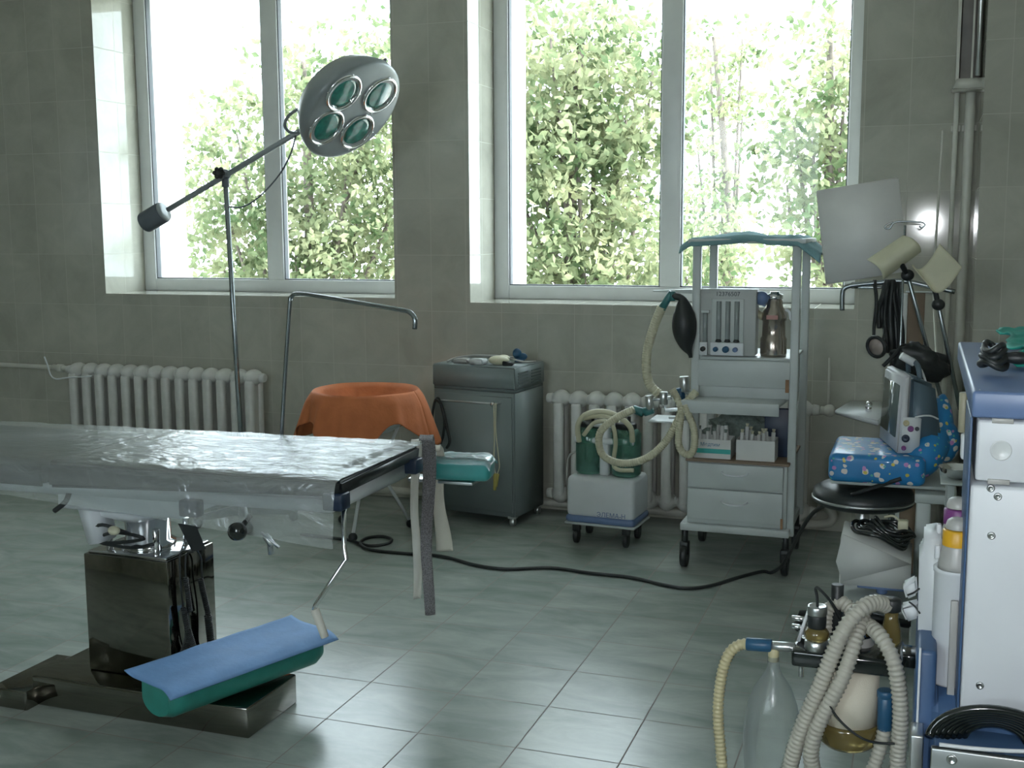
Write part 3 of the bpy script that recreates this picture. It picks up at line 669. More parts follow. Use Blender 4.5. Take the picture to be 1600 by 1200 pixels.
b = B(); b.cyl((-.9, 5.70, 0), (-.9, 5.70, .03), .012); b.obj('pipe_support', m_pipe, PF)
b = B(); b.cyl((-.43, 5.60, .615), (-.39, 5.60, .615), .020); b.ball((-.39, 5.60, .615), .03); b.cyl((-.39, 5.60, .60), (-.39, 5.66, .60), .012); tag(b.obj('radiator_valve', m_pipe), 'cream valve on the end of the radiator behind the trolley', 'valve')
b = B(); b.cyl((-.40, 5.665, .60), (-.40, 5.665, .86), .006); tag(b.obj('thin_riser', m_pipe), 'thin upright pipe above the radiator valve beside the trolley', 'pipe')
for x, r, nm in ((.172, .022, 'thicker cream riser pipe in the corner beside the wall pier'), (.115, .011, 'slim cream riser pipe in the corner, farther from the pier')):
    t = thing('riser_pipe', nm, 'pipe', (x, 5.675, 0))
    b = B(); b.cyl((x, 5.675, 0), (x, 5.675, ZC), r); b.obj('pipe', m_pipe, t)
    b = B(); b.box((x-r-.008, 5.675, 1.9), (x+r+.008, 5.73, 1.925)); b.box((x-r-.008, 5.675, .5), (x+r+.008, 5.73, .525)); b.obj('wall_clip', m_pipe, t)

# tube lamp high on the wall
UL = thing('wall_lamp', 'tall dark wall lamp fixture with a cream frame high in the corner', 'lamp', (.12, 5.6, 2.08))
p0 = at(1515, 128, 5.58)
b = B(); b.box((p0.x-.045, 5.55, p0.z), (p0.x+.045, 5.66, 3.05), bev=.006); b.obj('housing', m_lampamber, UL)
b = B(); b.hexa([V(p0.x-.075, 5.53, p0.z-.035), V(p0.x+.062, 5.53, p0.z-.035), V(p0.x+.062, 5.67, p0.z-.035), V(p0.x-.075, 5.67, p0.z-.035), V(p0.x-.055, 5.535, p0.z+.012), V(p0.x+.055, 5.535, p0.z+.012), V(p0.x+.055, 5.67, p0.z+.012), V(p0.x-.055, 5.67, p0.z+.012)], .004)
b.obj('end_cap', m_pipe, UL)
b = B(); b.box((p0.x-.058, 5.54, p0.z), (p0.x-.046, 5.67, 3.05)); b.box((p0.x+.002, 5.535, p0.z), (p0.x+.010, 5.55, 3.05)); b.obj('frame_strip', m_pipe, UL)
b = B(); b.cyl((p0.x+.03, 5.535, p0.z+.02), (p0.x+.03, 5.535, 3.05), .011); b.obj('tube', m_brush, UL)
b = B(); b.tube([V(.06, 5.60, 1.9), V(.055, 5.60, 1.6), V(.05, 5.45, 1.2), V(.075, 5.2, .85), V(.07, 5.1, .6)], .005, 8); tag(b.obj('wall_cable', m_pipe), 'thin cream cable hanging down in front of the corner pipes', 'cable')

# ------------------------------------------------------------------ basin stand
bc = at(566, 601, 5.0); zr = .70; bc = V(-2.53, 5.02, 0)
BS = thing('basin_stand', 'white basin stand on thin legs half hidden by an orange cloth', 'basin stand', bc)
zr -= .022; b = B(); b.lathe([(.238, zr), (.25, zr+.004), (.25, zr-.006), (.238, zr-.04), (.215, zr-.12), (.13, zr-.175), (.0, zr-.18), (.0, zr-.174), (.126, zr-.168), (.208, zr-.116), (.231, zr-.040), (.236, zr-.002), (.238, zr)], bc, seg=40, cap=False); b.obj('basin', m_white, BS); zr += .022
b = B(); b.sweep([bc+V(math.cos(k*.2618)*.205, math.sin(k*.2618)*.205, zr-.075) for k in range(24)], .007, 8, True); b.obj('ring', m_white, BS)
for k in range(3):
    a = k*2.094+.62; b = B(); p = bc+V(math.cos(a)*.205, math.sin(a)*.205, zr-.075); q = bc+V(math.cos(a)*.06, math.sin(a)*.06, .30); r = bc+V(math.cos(a)*.21, math.sin(a)*.21, .03)
    b.sweep([p, q, r], .009, 8); b.obj('leg', m_white, BS)
    b = B(); b.ball(r-V(0, 0, .008), .022); b.obj('caster', m_black, BS)
def clothf(u, v):
    a = 2*math.pi*u; side = max(abs(math.cos(a)), abs(math.sin(a)))
    n = noise.noise(V(math.cos(a)*3, math.sin(a)*3, 1.0)); wav = math.sin(a*9+1.3*n*3)
    if v < .4:
        r = .245*(v/.4); return bc + V(math.cos(a)*r, math.sin(a)*r, zr + .008 - .095*(1-(v/.4)**7) + .004*noise.noise(V(r*14*math.cos(a), r*14*math.sin(a), 3)))
    t = (v-.4)/.6; aa = a+.62
    ln = .13 + .135*abs(math.sin(2*aa))**1.6 + .025*n
    r = .252 + .02*math.sin(min(1, t*3)*1.57) + t*(.020*wav + .03) + .045*t*abs(math.sin(2*aa))
    return bc + V(math.cos(a)*r, math.sin(a)*r, zr + .010 - t*ln)
b = B(); b.grid(clothf, 120, 34, .002); tag(b.obj('orange_cloth', m_orange), 'orange cloth draped over the basin stand with pointed corners hanging', 'cloth')

# ------------------------------------------------------------------ grey cabinet
A0 = V(-1.86, 5.30, 0); ang = math.radians(-9)   # front right foot corner; front runs to -X
ex = V(-math.cos(ang), -math.sin(ang)*-1, 0); ex = V(-.985, .150, 0).normalized(); ey = V(.0, 1, 0); ey = V(.130, .99, 0).normalized()
WC, DC, Z0, ZT = .475, .34, .045, .800
def cp(a, d, z): return A0 + ex*(a*WC) + ey*(d*DC) + V(0, 0, z)
GC = thing('equipment_cabinet', 'grey metal equipment cabinet on casters beside the basin stand', 'cabinet', cp(.5, .5, 0))
def chexa(b, a0, a1, d0, d1, z0, z1, bev=.004):
    b.hexa([cp(a1, d0, z0), cp(a0, d0, z0), cp(a0, d1, z0), cp(a1, d1, z0), cp(a1, d0, z1), cp(a0, d0, z1), cp(a0, d1, z1), cp(a1, d1, z1)], bev); return b
chexa(B(), 0.01, .99, .02, .99, Z0, .675).obj('body', m_cab, GC)
chexa(B(), 0, 1, 0, 1, .688, ZT, .006).obj('top_unit', m_cab, GC)
chexa(B(), .015, .985, .015, .985, .674, .689, .001).obj('shadow_gap', m_cabd, GC)
for (d0, d1) in ((.10, .42), (.54, .86)):
    v_ = B()
    for k in range(5): chexa(v_, -.006, .002, d0, d1, .705+k*.015, .712+k*.015, 0)
    v_.obj('vent_grille', m_cabd, GC)
chexa(B(), .03, .97, -.012, .02, .07, .655, .004).obj('front_panel', m_cab, GC)
b = B(); b.sweep([cp(.17, -.01, .622), cp(.17, -.09, .622), cp(.93, -.09, .618), cp(.93, -.01, .618)], .005, 8); b.obj('towel_bar', m_brush, GC)
b = B(); b.lathe([(.0, 0), (.012, .002), (.012, .010), (0, .012)], cp(.22, -.10, .62), -ey); b.obj('bar_end', m_chrome, GC)
for (a, d) in ((.06, .08), (.94, .08), (.06, .92), (.94, .92)):
    b = B(); c = cp(a, d, .022); b.cyl(c-V(.012, 0, 0), c+V(.012, 0, 0), .022); b.box(c+V(-.02, -.02, .018), c+V(.02, .02, .03)); b.obj('caster', m_brush, GC)
b = B()
b.tube([cp(.97, -.12, .40), cp(.96, -.13, .50), cp(.93, -.12, .60), cp(.89, -.11, .630), cp(.85, -.12, .60), cp(.80, -.13, .52), cp(.82, -.13, .44), cp(.85, -.13, .40)], .007, 8)
b.tube([cp(.90, -.15, .625), cp(.83, -.15, .60), cp(.77, -.15, .50), cp(.73, -.15, .42), cp(.77, -.15, .38)], .008, 8)
tag(b.obj('black_cable_loop', m_black), 'black cable looped over the bar on the front of the grey cabinet', 'cable')
YC = thing('hanging_cable', 'thin cream cable with a yellow plug hanging from the cabinet bar', 'cable', cp(.2, -.1, .2))
b = B(); b.tube([cp(.20, -.10, .625), cp(.195, -.14, .60), cp(.20, -.12, .45), cp(.21, -.12, .33), cp(.19, -.12, .27)], .0035, 6); b.tube([cp(.185, -.10, .625), cp(.18, -.13, .5), cp(.15, -.13, .36), cp(.14, -.13, .31), cp(.17, -.13, .27)], .003, 6); b.obj('cord', m_cream, YC)
b = B(); b.cyl(cp(.19, -.12, .275), cp(.20, -.12, .19), .011, .008); b.cyl(cp(.16, -.13, .275), cp(.18, -.13, .21), .009, .007); b.obj('plug', m_yplug, YC)
# clutter on the cabinet
def onc(a, d): return cp(a, d, ZT)
b = B(); chexa(b, .62, .80, .12, .3, ZT+.001, ZT+.024, .004); tag(b.obj('grey_box', m_vgrey), 'small grey box on the cabinet top nearest its far left corner', 'box')
b = B(); chexa(b, .42, .58, .08, .26, ZT+.001, ZT+.030, .004); tag(b.obj('pale_box', m_white), 'small pale box in the middle of the cabinet top', 'box')
b = B(); b.ball(onc(.28, .25)+V(0, 0, .024), .024, (2.3, 1.5, 1)); b.ball(onc(.25, .32)+V(0, 0, .034), .016, (2, 1.6, 1)); tag(b.obj('wrapped_bundle', m_cream), 'cream wrapped bundle on the cabinet top', 'bundle')
b = B(); b.tube([onc(.9, .2)+V(0, 0, .006), onc(.85, .35)+V(0, 0, .02), onc(.7, .5)+V(0, 0, .03), onc(.5, .45)+V(0, 0, .035), onc(.35, .55)+V(0, 0, .03), onc(.12, .6)+V(0, 0, .008), onc(.02, .75)+V(0, 0, .006)], .005, 8)
b.tube([onc(.86, .25)+V(0, 0, .006), onc(.75, .62)+V(0, 0, .02), onc(.55, .68)+V(0, 0, .02), onc(.4, .6)+V(0, 0, .03), onc(.25, .75)+V(0, 0, .02)], .004, 8)
tag(b.obj('lead_cable', m_vgrey), 'tangled grey lead cables across the cabinet top', 'cable')
b = B(); b.ball(onc(.22, .68)+V(0, 0, .045), .022, (1.1, .8, 1.2)); b.ball(onc(.16, .7)+V(0, 0, .03), .018, (1.4, .8, 1)); b.box(onc(.18, .66)+V(-.03, 0, .001), onc(.18, .66)+V(.02, .03, .02), bev=.004); tag(b.obj('blue_limb_clamp', m_midblue), 'blue clamp on the cabinet top nearest the window', 'clamp')
b = B(); b.ball(onc(.50, .78)+V(0, 0, .013), .012, (2.8, 1, 1)); tag(b.obj('blue_electrode', m_midblue), 'flat blue electrode lying at the back of the cabinet top', 'electrode')
b = B(); b.hexa([onc(.20, .14)+V(0, 0, .001), onc(.10, .20)+V(0, 0, .001), onc(.12, .30)+V(0, 0, .001), onc(.24, .30)+V(0, 0, .001), onc(.20, .14)+V(0, 0, .022), onc(.10, .20)+V(0, 0, .014), onc(.12, .30)+V(0, 0, .014), onc(.24, .30)+V(0, 0, .034)], .003); tag(b.obj('dark_pad', m_black), 'dark folded pad on the cabinet top beside the cream bundle', 'pad')

# ------------------------------------------------------------------ suction unit
sx0, sx1, sy0, sy1 = -1.535, -1.20, 5.10, 5.34
SU = thing('suction_unit', 'white medical suction unit on small wheels with two green jars', 'suction unit', ((sx0+sx1)/2, 5.22, 0))
def syaw(p):
    c = V((sx0+sx1)/2, 5.22, 0); p = Vector(p)-c; a = math.radians(4); return c + V(p.x*math.cos(a)+p.y*math.sin(a), -p.x*math.sin(a)+p.y*math.cos(a), p.z)
sr = Matrix.Rotation(math.radians(-4), 3, 'Z'); sc = V((sx0+sx1)/2, 5.22, 0)
b = B(); b.box((sx0, sy0, .128), (sx1, sy1, .325), bev=.028, rot=sr, piv=sc, seg=4); b.obj('body', m_wplastic, SU)
b = B(); b.box((sx0-.003, sy0-.003, .104), (sx1+.003, sy1+.003, .140), bev=.02, rot=sr, piv=sc, seg=3); b.obj('base_strip', m_bluep, SU)
b = B(); b.box((sx0-.006, sy0-.006, .094), (sx1+.006, sy1+.006, .105), bev=.005, rot=sr, piv=sc); b.obj('base_plate', m_anes, SU)
lettering('lettering', 'ЭЛЕМА-Н', m_bluep, SU, syaw((-1.31, sy0-.0015, .152)), .030, syaw((1, 0, 0))-syaw((0, 0, 0)), (0, 0, 1))
b = B(); b.box((-1.392, 5.16, .32), (-1.345, 5.26, .56), bev=.012, rot=sr, piv=sc); b.box((sx0+.02, 5.15, .475), (sx1-.02, 5.18, .505), bev=.01, rot=sr, piv=sc); b.box((-1.42, 5.15, .555), (-1.32, 5.27, .575), bev=.008, rot=sr, piv=sc); b.obj('jar_rack', m_wplastic, SU)
for x in (-1.455, -1.275):
    c = syaw((x, 5.205, .326)); rr = .064 if x < -1.4 else .072
    b = B(); b.lathe([(rr-.012, 0), (rr, .012), (rr, .20), (rr-.01, .215), (.045, .225), (.045, .24), (.041, .24), (.041, .222), (rr-.014, .212), (rr-.005, .2), (rr-.005, .012), (0, .008)], c, seg=32); jr = b.obj('jar', m_jar, SU)
    b = B(); b.lathe([(.0, .252), (.046, .250), (.05, .244), (.05, .222), (.046, .222), (0, .241)], c, seg=24); b.cyl(c+V(.015, 0, .25), c+V(.015, 0, .28), .008); b.obj('lid', m_black, jr)
for (x, y) in ((sx0+.045, sy0+.03), (sx1-.045, sy0+.03), (sx0+.045, sy1-.03), (sx1-.045, sy1-.03)):
    c = syaw((x, y, .034)); b = B(); b.cyl(c-V(.011, 0, 0), c+V(.011, 0, 0), .034); b.box(c+V(-.018, -.016, .025), c+V(.018, .016, .062), bev=.003); b.obj('caster', m_black, SU)
b = B()
hz = [at(*q) for q in ((905, 690, 5.14), (903, 665, 5.12), (915, 648, 5.10), (940, 643, 5.12), (965, 650, 5.12), (985, 668, 5.12), (988, 690, 5.14))]; b.tube(hz, .013, 10)
hz = [at(*q) for q in ((908, 685, 5.18), (908, 660, 5.2), (930, 650, 5.2), (958, 655, 5.2), (978, 680, 5.18))]; b.tube(hz, .013, 10)
hz = [at(*q) for q in ((912, 680, 5.10), (930, 660, 5.08), (955, 662, 5.08), (962, 690, 5.08), (960, 730, 5.07), (990, 735, 5.06))]; b.tube(hz, .010, 10)
tag(b.obj('suction_hose', m_hose), 'coiled cream hose lying over the jars of the suction unit', 'hose')
b = B(); b.tube([at(890, 790, 5.25), at(886, 750, 5.25), at(888, 715, 5.25), at(902, 705, 5.22)], .005, 8); b.obj('mains_lead', m_vgrey, SU)
# ------------------------------------------------------------------ anaesthesia trolley by the window
TX0, TX1, TY0, TY1 = -.925, -.475, 4.93, 5.38
AT = thing('anaesthesia_trolley', 'white enamel anaesthesia trolley with flow meters and two drawers under the window', 'medical trolley', ((TX0+TX1)/2, (TY0+TY1)/2, 0))
for x, y, h in ((TX0, TY0, 1.412), (TX1-.035, TY0, 1.412), (TX0, TY1-.035, 1.412), (TX1-.035, TY1-.035, 1.412)):
    b = B(); b.box((x, y, .165), (x+.035, y+.035, h), bev=.004); b.obj('post', m_anes, AT)
b = B(); b.box((TX0-.02, TY0-.01, 1.408), (TX1+.02, TY1+.01, 1.428), bev=.004); b.obj('top_shelf', m_anes, AT)
b = B(); b.box((TX0+.033, TY0+.012, .935), (-.655, TY0+.10, 1.215), bev=.004); fp = b.obj('flow_meter_panel', m_anesp, AT)
yf = TY0+.010
b = B(); b.box((-.842, yf-.004, .985), (-.705, yf+.004, 1.175), bev=.003); b.obj('tube_window', m_anes, fp)
for i, x in enumerate((-.81, -.772, -.734)):
    b = B(); b.cyl((x, yf-.006, .99), (x, yf-.006, 1.165), .0105); b.obj('flow_tube', m_flow, fp)
b = B(); b.cyl((-.868, yf-.006, .98), (-.868, yf-.006, 1.115), .010); b.obj('flow_tube', m_flow, fp)
b = B(); b.box((-.885, yf-.01, 1.113), (-.850, yf, 1.126), bev=.002); b.obj('tube_cap', m_anes, fp)
b = B(); b.box((-.842, yf-.02, .935), (-.702, yf, .990), bev=.003); b.obj('knob_plate', m_wplastic, fp)
b = B(); b.box((-.889, yf-.02, .935), (-.856, yf, .990), bev=.003); b.obj('knob_plate', m_wplastic, fp)
for x, m in ((-.872, m_black), (-.818, m_midblue), (-.775, m_midblue), (-.735, m_bluep)):
    b = B(); r = .014 if x == -.775 else .0105; b.lathe([(0, 0), (r, 0), (r, .02), (r*.8, .024), (0, .024)], (x, yf-.02, .962), (0, -1, 0), 16); b.obj('knob', m, fp)
for x in (-.81, -.772, -.734):
    b = B(); b.cyl((x, yf-.008, .992), (x, yf-.008, 1.004), .014, .010); b.obj('tube_foot', m_black, fp)
lettering('lettering', '12376507', m_ink, fp, (-.775, yf+.0015, 1.195), .026, (1, 0, 0), (0, 0, 1))
b = B(); b.box((TX0+.03, TY0-.002, .80), (TX1-.03, TY1-.05, .915), bev=.004); b.obj('upper_box', m_anes, AT)
b = B(); b.box((TX0+.03, TY0+.01, .915), (TX1-.02, TY1-.04, .928), bev=.003); b.obj('shelf', m_anes, AT)
b = B(); b.hexa([V(TX0-.02, TY0-.12, .735), V(TX1-.06, TY0-.12, .735), V(TX1-.03, TY1-.06, .735), V(TX0+.03, TY1-.06, .735), V(TX0-.02, TY0-.12, .752), V(TX1-.06, TY0-.12, .752), V(TX1-.03, TY1-.06, .752), V(TX0+.03, TY1-.06, .752)], .002)
b.box((TX0-.02, TY0-.124, .700), (TX1-.06, TY0-.118, .752), bev=.002); b.box((TX0+.02, TY0+.02, .752), (TX1-.03, TY1-.06, .80), bev=.003); b.obj('work_shelf', m_anes, AT)
b = B(); b.box((TX0-.005, TY0-.02, .200), (TX1-.03, TY1-.02, .475), bev=.004); dc = b.obj('drawer_case', m_anes, AT)
for z0, z1 in ((.362, .470), (.222, .356)):
    b = B(); b.box((TX0+.0, TY0-.038, z0), (TX1-.045, TY0-.02, z1), bev=.003); dr = b.obj('drawer', m_anes, AT)
    b = B(); xm = (TX0+TX1-.045)/2; zm = (z0+z1)/2+.012; b.tube([V(xm-.055, TY0-.037, zm+.008), V(xm-.04, TY0-.052, zm), V(xm, TY0-.056, zm-.004), V(xm+.04, TY0-.052, zm), V(xm+.055, TY0-.037, zm+.008)], .004, 8); b.obj('handle', m_wplastic, dr)
b = B(); b.box((TX0-.01, TY0-.045, .476), (TX1-.02, TY1-.02, .488), bev=.003); b.obj('drawer_top', m_brown, AT)
b = B(); b.box((TX0-.03, TY0-.045, .168), (TX1-.015, TY1, .200), bev=.004); b.obj('base_frame', m_anes, AT)
for x, y in ((TX0-.012, TY0-.02), (TX1-.03, TY0-.02), (TX0-.012, TY1-.03), (TX1-.03, TY1-.03)):
    b = B(); b.cyl((x-.014, y, .052), (x+.014, y, .052), .052); b.box((x-.020, y-.022, .055), (x+.020, y+.022, .115), bev=.006); b.cyl((x, y, .10), (x, y, .170), .014); b.obj('caster', m_black, AT)
b = B(); b.hexa([V(-1.10, TY0+.02, 1.20), V(TX0, TY0, 1.195), V(TX0, TY0+.10, 1.195), V(-1.10, TY0+.05, 1.20), V(-1.10, TY0+.02, 1.206), V(TX0, TY0, 1.213), V(TX0, TY0+.10, 1.213), V(-1.10, TY0+.05, 1.206)]); b.obj('side_arm', m_anes, AT)
b = B(); b.box((TX1-.05, TY0-.003, .785), (TX1-.035, TY0, .84)); b.box((TX1-.052, TY0-.041, .205), (TX1-.042, TY0-.037, .25)); b.obj('rust_patch', m_rust, AT)
b = B(); p = at(1190, 466, TY0+.06); b.ball(p, .030, (1, .8, 1)); b.cyl(p, p+V(0, .10, -.03), .012); b.obj('blue_knob', m_bluep, AT)
VP = thing('vaporizer_bottle', 'brownish metal vaporizer bottle standing on the trolley shelf', 'vaporizer', at(1208, 558, TY0+.09))
c = V(at(1208, 558, TY0+.09).x, TY0+.09, .929)
b = B(); b.lathe([(.054, 0), (.056, .01), (.056, .075), (.050, .085), (.048, .15), (.053, .155), (.053, .175), (.047, .195), (.036, .212), (.034, .235), (.030, .245), (0, .245)], c, seg=32); b.obj('bottle', m_bottle, VP)
b = B(); b.lathe([(.034, .244), (.036, .248), (.036, .262), (.020, .268), (.020, .275), (0, .275)], c, seg=24); b.obj('cap', m_chrome, VP)
b = B(); b.box(c+V(-.026, -.0545, .160), c+V(.022, -.0515, .178), bev=.001); b.obj('label_strip', mat('red_label', (.42, .22, .20), .5), VP)
b = B(); b.cyl(c+V(-.045, 0, .165), c+V(-.085, -.01, .19), .016); b.cyl(c+V(-.085, -.01, .19), c+V(-.09, -.03, .15), .010); b.obj('side_port', m_cream, VP)
b = B(); b.tube([c+V(.045, 0, .20), c+V(.062, 0, .19), c+V(.07, 0, .16), c+V(.085, -.01, .155)], .006, 8); b.obj('bracket', m_wplastic, VP)
def towel(u, v):
    x = TX0-.055+u*(TX1-TX0+.135); y = TY0-.03+v*(TY1-TY0+.06); n = noise.noise(V(x*9, y*6, .5)); n2 = noise.noise(V(x*22, y*20, 1.5))
    z = 1.434 + max(0, .016*n+.008*n2) + .020*max(0, 1-abs(u-.45)/.3)*(.6+.4*n)
    if u < .08: z -= (.08-u)*.4
    if u > .84: z -= (u-.84)**1.1*.55*(1.1+.3*n)
    if v < .08: z -= (.08-v)*.42
    return V(x, y, z)
b = B(); b.grid(towel, 60, 30, .004); tag(b.obj('teal_towel', m_tealtowel), 'teal towel lying over the top of the trolley', 'towel')
# breathing bag and hoses of the trolley
BB = thing('breathing_bag', 'black rubber breathing bag hanging beside the flow meters of the trolley', 'breathing bag', at(1069, 560, TY0))
b = B(); yb = TY0-.02; p = [at(1051, 462, yb), at(1064, 466, yb), at(1068, 480, yb), at(1069, 500, yb), at(1070, 520, yb), at(1073, 540, yb), at(1078, 553, yb), at(1079, 559, yb)]
b.sweep(spline(p, 4), [.016]*4+[.016+.028*k/6 for k in range(6)]+[.046, .049, .052, .053, .053, .052, .050, .047, .042, .036, .030, .024, .018, .013, .010, .009, .008, .008, .008][:19], 18, flat=1.0); b.obj('bag', m_black, BB)
b = B(); b.cyl(at(1050, 455, yb), at(1050, 470, yb), .016); b.cyl(at(1050, 456, yb), at(1033, 484, yb), .014, .018); b.obj('elbow', m_greenv, BB)
b = B(); pts, rd = corru([at(1034, 480, yb), at(1022, 510, yb), at(1012, 545, yb), at(1010, 575, yb), at(1015, 600, yb), at(1030, 616, yb)], .0205, 8, .010, .05); b.sweep(pts, rd, 14); tag(b.obj('cream_hose', m_hose), 'cream breathing hose curving down from the black bag to the metal valves', 'hose')
VB = thing('valve_block', 'metal breathing valve block with blue elbows beside the trolley', 'valve block', at(1030, 650, TY0-.02))
yv = TY0-.03
for (q0, q1, r) in (((1037, 612), (1037, 632), .018), ((1069, 588), (1070, 612), .021), ((1014, 618), (1016, 640), .018)):
    b = B(); b.cyl(at(*q0, yv), at(*q1, yv), r); b.obj('valve_dome', m_brush, VB)
b = B(); b.sweep([at(1037, 628, yv), at(1040, 641, yv), at(1062, 640, yv), at(1075, 636, yv)], .008, 8); b.cyl(at(1010, 625, yv), at(1048, 622, yv), .008); b.cyl(at(1069, 610, yv), at(1090, 618, yv+.03), .012); b.obj('metal_pipe', m_brush, VB)
b = B(); b.cyl(at(1006, 644, yv), at(1021, 640, yv), .020, .017); b.cyl(at(989, 639, yv), at(1006, 645, yv), .018, .020); b.obj('teal_elbow', m_greenv, VB)
b = B(); b.cyl(at(1062, 606, yv), at(1066, 628, yv), .020, .015); b.obj('blue_elbow', m_midblue, VB)
b = B(); b.box(at(1012, 660, yv-.05), at(1072, 650, yv+.12), bev=.004); b.cyl(at(1045, 655, yv+.03), at(1080, 652, yv+.06), .012); b.obj('bracket_plate', m_anes, VB)
def chose(name, label, pix, Y, r, m, ring=.010, amp=.07):
    pts, rd = corru([at(x, y, Y+(q[0] if q else 0)) for x, y, *q in pix], r, 8, ring, amp); b = B(); b.sweep(pts, rd, 12); return tag(b.obj(name, m), label, 'hose')
chose('cream_hose', 'cream breathing hose looping low in front of the suction jars', ((990, 640), (965, 652), (940, 672), (936, 695), (946, 715), (975, 724), (1010, 716), (1040, 690), (1060, 655), (1072, 630), (1088, 612)), TY0-.08, .0165, m_hose)
chose('cream_hose', 'cream breathing hose hanging in a narrow loop at the trolley corner', ((1050, 608), (1058, 622), (1064, 640), (1062, 665), (1060, 690), (1066, 706), (1078, 710), (1085, 697), (1084, 670), (1076, 648), (1070, 632)), TY0-.115, .0155, m_hose)
# boxes of tubes on the drawers
ztop = .489
def openbox(name, label, x0, x1, y0, y1, h, extra=None):
    t = thing(name, label, 'box', ((x0+x1)/2, (y0+y1)/2, ztop))
    b = B(); w = .003
    for q in (((x0, y0, ztop), (x1, y0+w, ztop+h)), ((x0, y1-w, ztop), (x1, y1, ztop+h)), ((x0, y0+w, ztop), (x0+w, y1-w, ztop+h)), ((x1-w, y0+w, ztop), (x1, y1-w, ztop+h)), ((x0+w, y0+w, ztop), (x1-w, y1-w, ztop+.003))): b.box(*q)
    b.obj('carton', m_paper, t); return t
x0, x1, y0, y1 = -.902, -.745, TY0-.02, TY0+.10
ob = openbox('open_carton', 'open white carton with a teal stripe on the trolley, full of tubes', x0, x1, y0, y1, .083)
b = B(); b.box((x0+.0005, y0-.0008, ztop+.022), (x1-.0005, y0+.0005, ztop+.042)); b.obj('stripe', m_label_teal, ob)
lettering('lettering', 'Медтим', m_label_blue, ob, ((x0+x1)/2-.01, y0-.0012, ztop+.060), .022, (1, 0, 0), (0, 0, 1))
x2, x3 = -.722, -.560
openbox('open_carton', 'plain white open carton on the trolley, the one nearer the corner post', x2, x3, y0, y1, .088)
rnd = random.Random(4)
proto = None
def tube_in(x, y, z, tilt, lab, grp, m):
    global proto
    t = thing('wrapped_tube', lab, 'tube', (x, y, z), grp)
    b = B(); d = V(math.sin(tilt)*.5, .12, 1).normalized(); hh = rnd.uniform(.098, .135); b.cyl(V(x, y, z), V(x, y, z)+d*hh, .0072, .0088, 10); b.obj('sleeve', m_paper, t)
    b = B(); b.cyl(V(x, y, z)+d*hh, V(x, y, z)+d*(hh+.014), .005, .008, 10); b.obj('tip', m, t)
for k in range(11): tube_in(x0+.014+k*.0128, y0+.016+(k%3)*.026+rnd.uniform(0, .008), ztop+.006, rnd.uniform(-.3, .3), 'thin white wrapped tube standing in the carton with the teal stripe', 'tubes in the striped carton', m_gauze)
for k in range(9): tube_in(x2+.018+k*.0155, y0+.018+(k%3)*.026+rnd.uniform(0, .008), ztop+.006, rnd.uniform(-.3, .3), 'thin white wrapped tube standing in the plain white carton', 'tubes in the plain carton', m_cream)
def wad(name, label, c, r, m, sc=(1, 1, 1), seed=0, amp=.35, fr=9):
    b = B(); c = Vector(c)
    t = bmesh.new(); bmesh.ops.create_icosphere(t, subdivisions=4, radius=1)
    for v in t.verts:
        n = 1 + amp*noise.noise(v.co*2.2+V(seed, 0, 0)) + amp*.5*noise.noise(v.co*6+V(seed, 3, 0))
        v.co = V(v.co.x*sc[0], v.co.y*sc[1], v.co.z*sc[2])*r*n + c
    b._merge(t); return tag(b.obj(name, m), label, name.split('_')[-1])
wad('grey_gloves', 'crumpled grey-green gloves heaped behind the tubes on the trolley', (-.72, TY0+.17, .578), .085, m_gauze, (1.9, .55, .95), 3, .5)
b = B(); b.box((-.62, TY0+.10, ztop), (-.505, TY0+.13, .70), bev=.003); tag(b.obj('dark_folder', m_navy), 'dark folder standing on the trolley behind the plain carton', 'folder')
b = B(); b.tube([V(-.50, TY0+.3, .8), V(-.50, TY0+.32, .6), V(-.55, TY0+.3, .5)], .003, 6); b.b.free()

# floor cable
FC = B(); fcp = [atz(*q, .008) for q in ((470, 835), (541, 843), (560, 848), (580, 853), (606, 849), (611, 842), (595, 838), (572, 841), (563, 850), (580, 859), (625, 864), (690, 869), (740, 882), (790, 889), (860, 887), (920, 895), (985, 902), (1030, 912), (1070, 919), (1110, 915), (1150, 903), (1190, 893))]
fcp += [V(-.560, 4.90, .010), at(1222, 883, 4.78), at(1235, 862, 4.65), at(1252, 828, 4.5), at(1272, 800, 4.38), at(1300, 785, 4.15), at(1335, 772, 3.99), at(1370, 760, 3.96), at(1395, 752, 3.93), at(1408, 748, 3.93)]
FC.tube(fcp, .0075, 8, 5); tag(FC.obj('floor_cable', m_black), 'long black cable snaking over the floor from the table to the stool', 'cable')
# ------------------------------------------------------------------ rack in the corner with leg holders, straps and board
YR = 4.75
RK = thing('holder_rack', 'metal rack with bent handlebar top in the corner behind the monitor', 'rack', V(at(1404, 450, YR).x, YR, 0))
b = B(); b.sweep(spline([at(1316, 485, YR), at(1316, 462, YR), at(1319, 451, YR), at(1332, 446, YR), at(1370, 442, YR), at(1410, 439, YR), at(1450, 447, YR), at(1492, 456, YR)], 5), .0095, 10); b.obj('handlebar', m_tubes, RK)
xr = at(1406, 450, YR).x
b = B(); b.cyl((xr, YR+.004, .03), (xr, YR+.004, at(1406, 440, YR).z), .011); b.obj('post', m_tubes, RK)
for k in range(4):
    a = k*1.57+.6; b = B(); b.sweep([V(xr, YR, .06), V(xr+math.cos(a)*.16, YR+math.sin(a)*.16, .012)], .011, 8); b.obj('foot', m_tubes, RK)
b = B(); b.box(at(1415, 452, YR-.01)-V(.0, .02, .012), at(1468, 458, YR-.01)+V(0, .02, .006), bev=.003); b.obj('cross_plate', m_anes, RK)
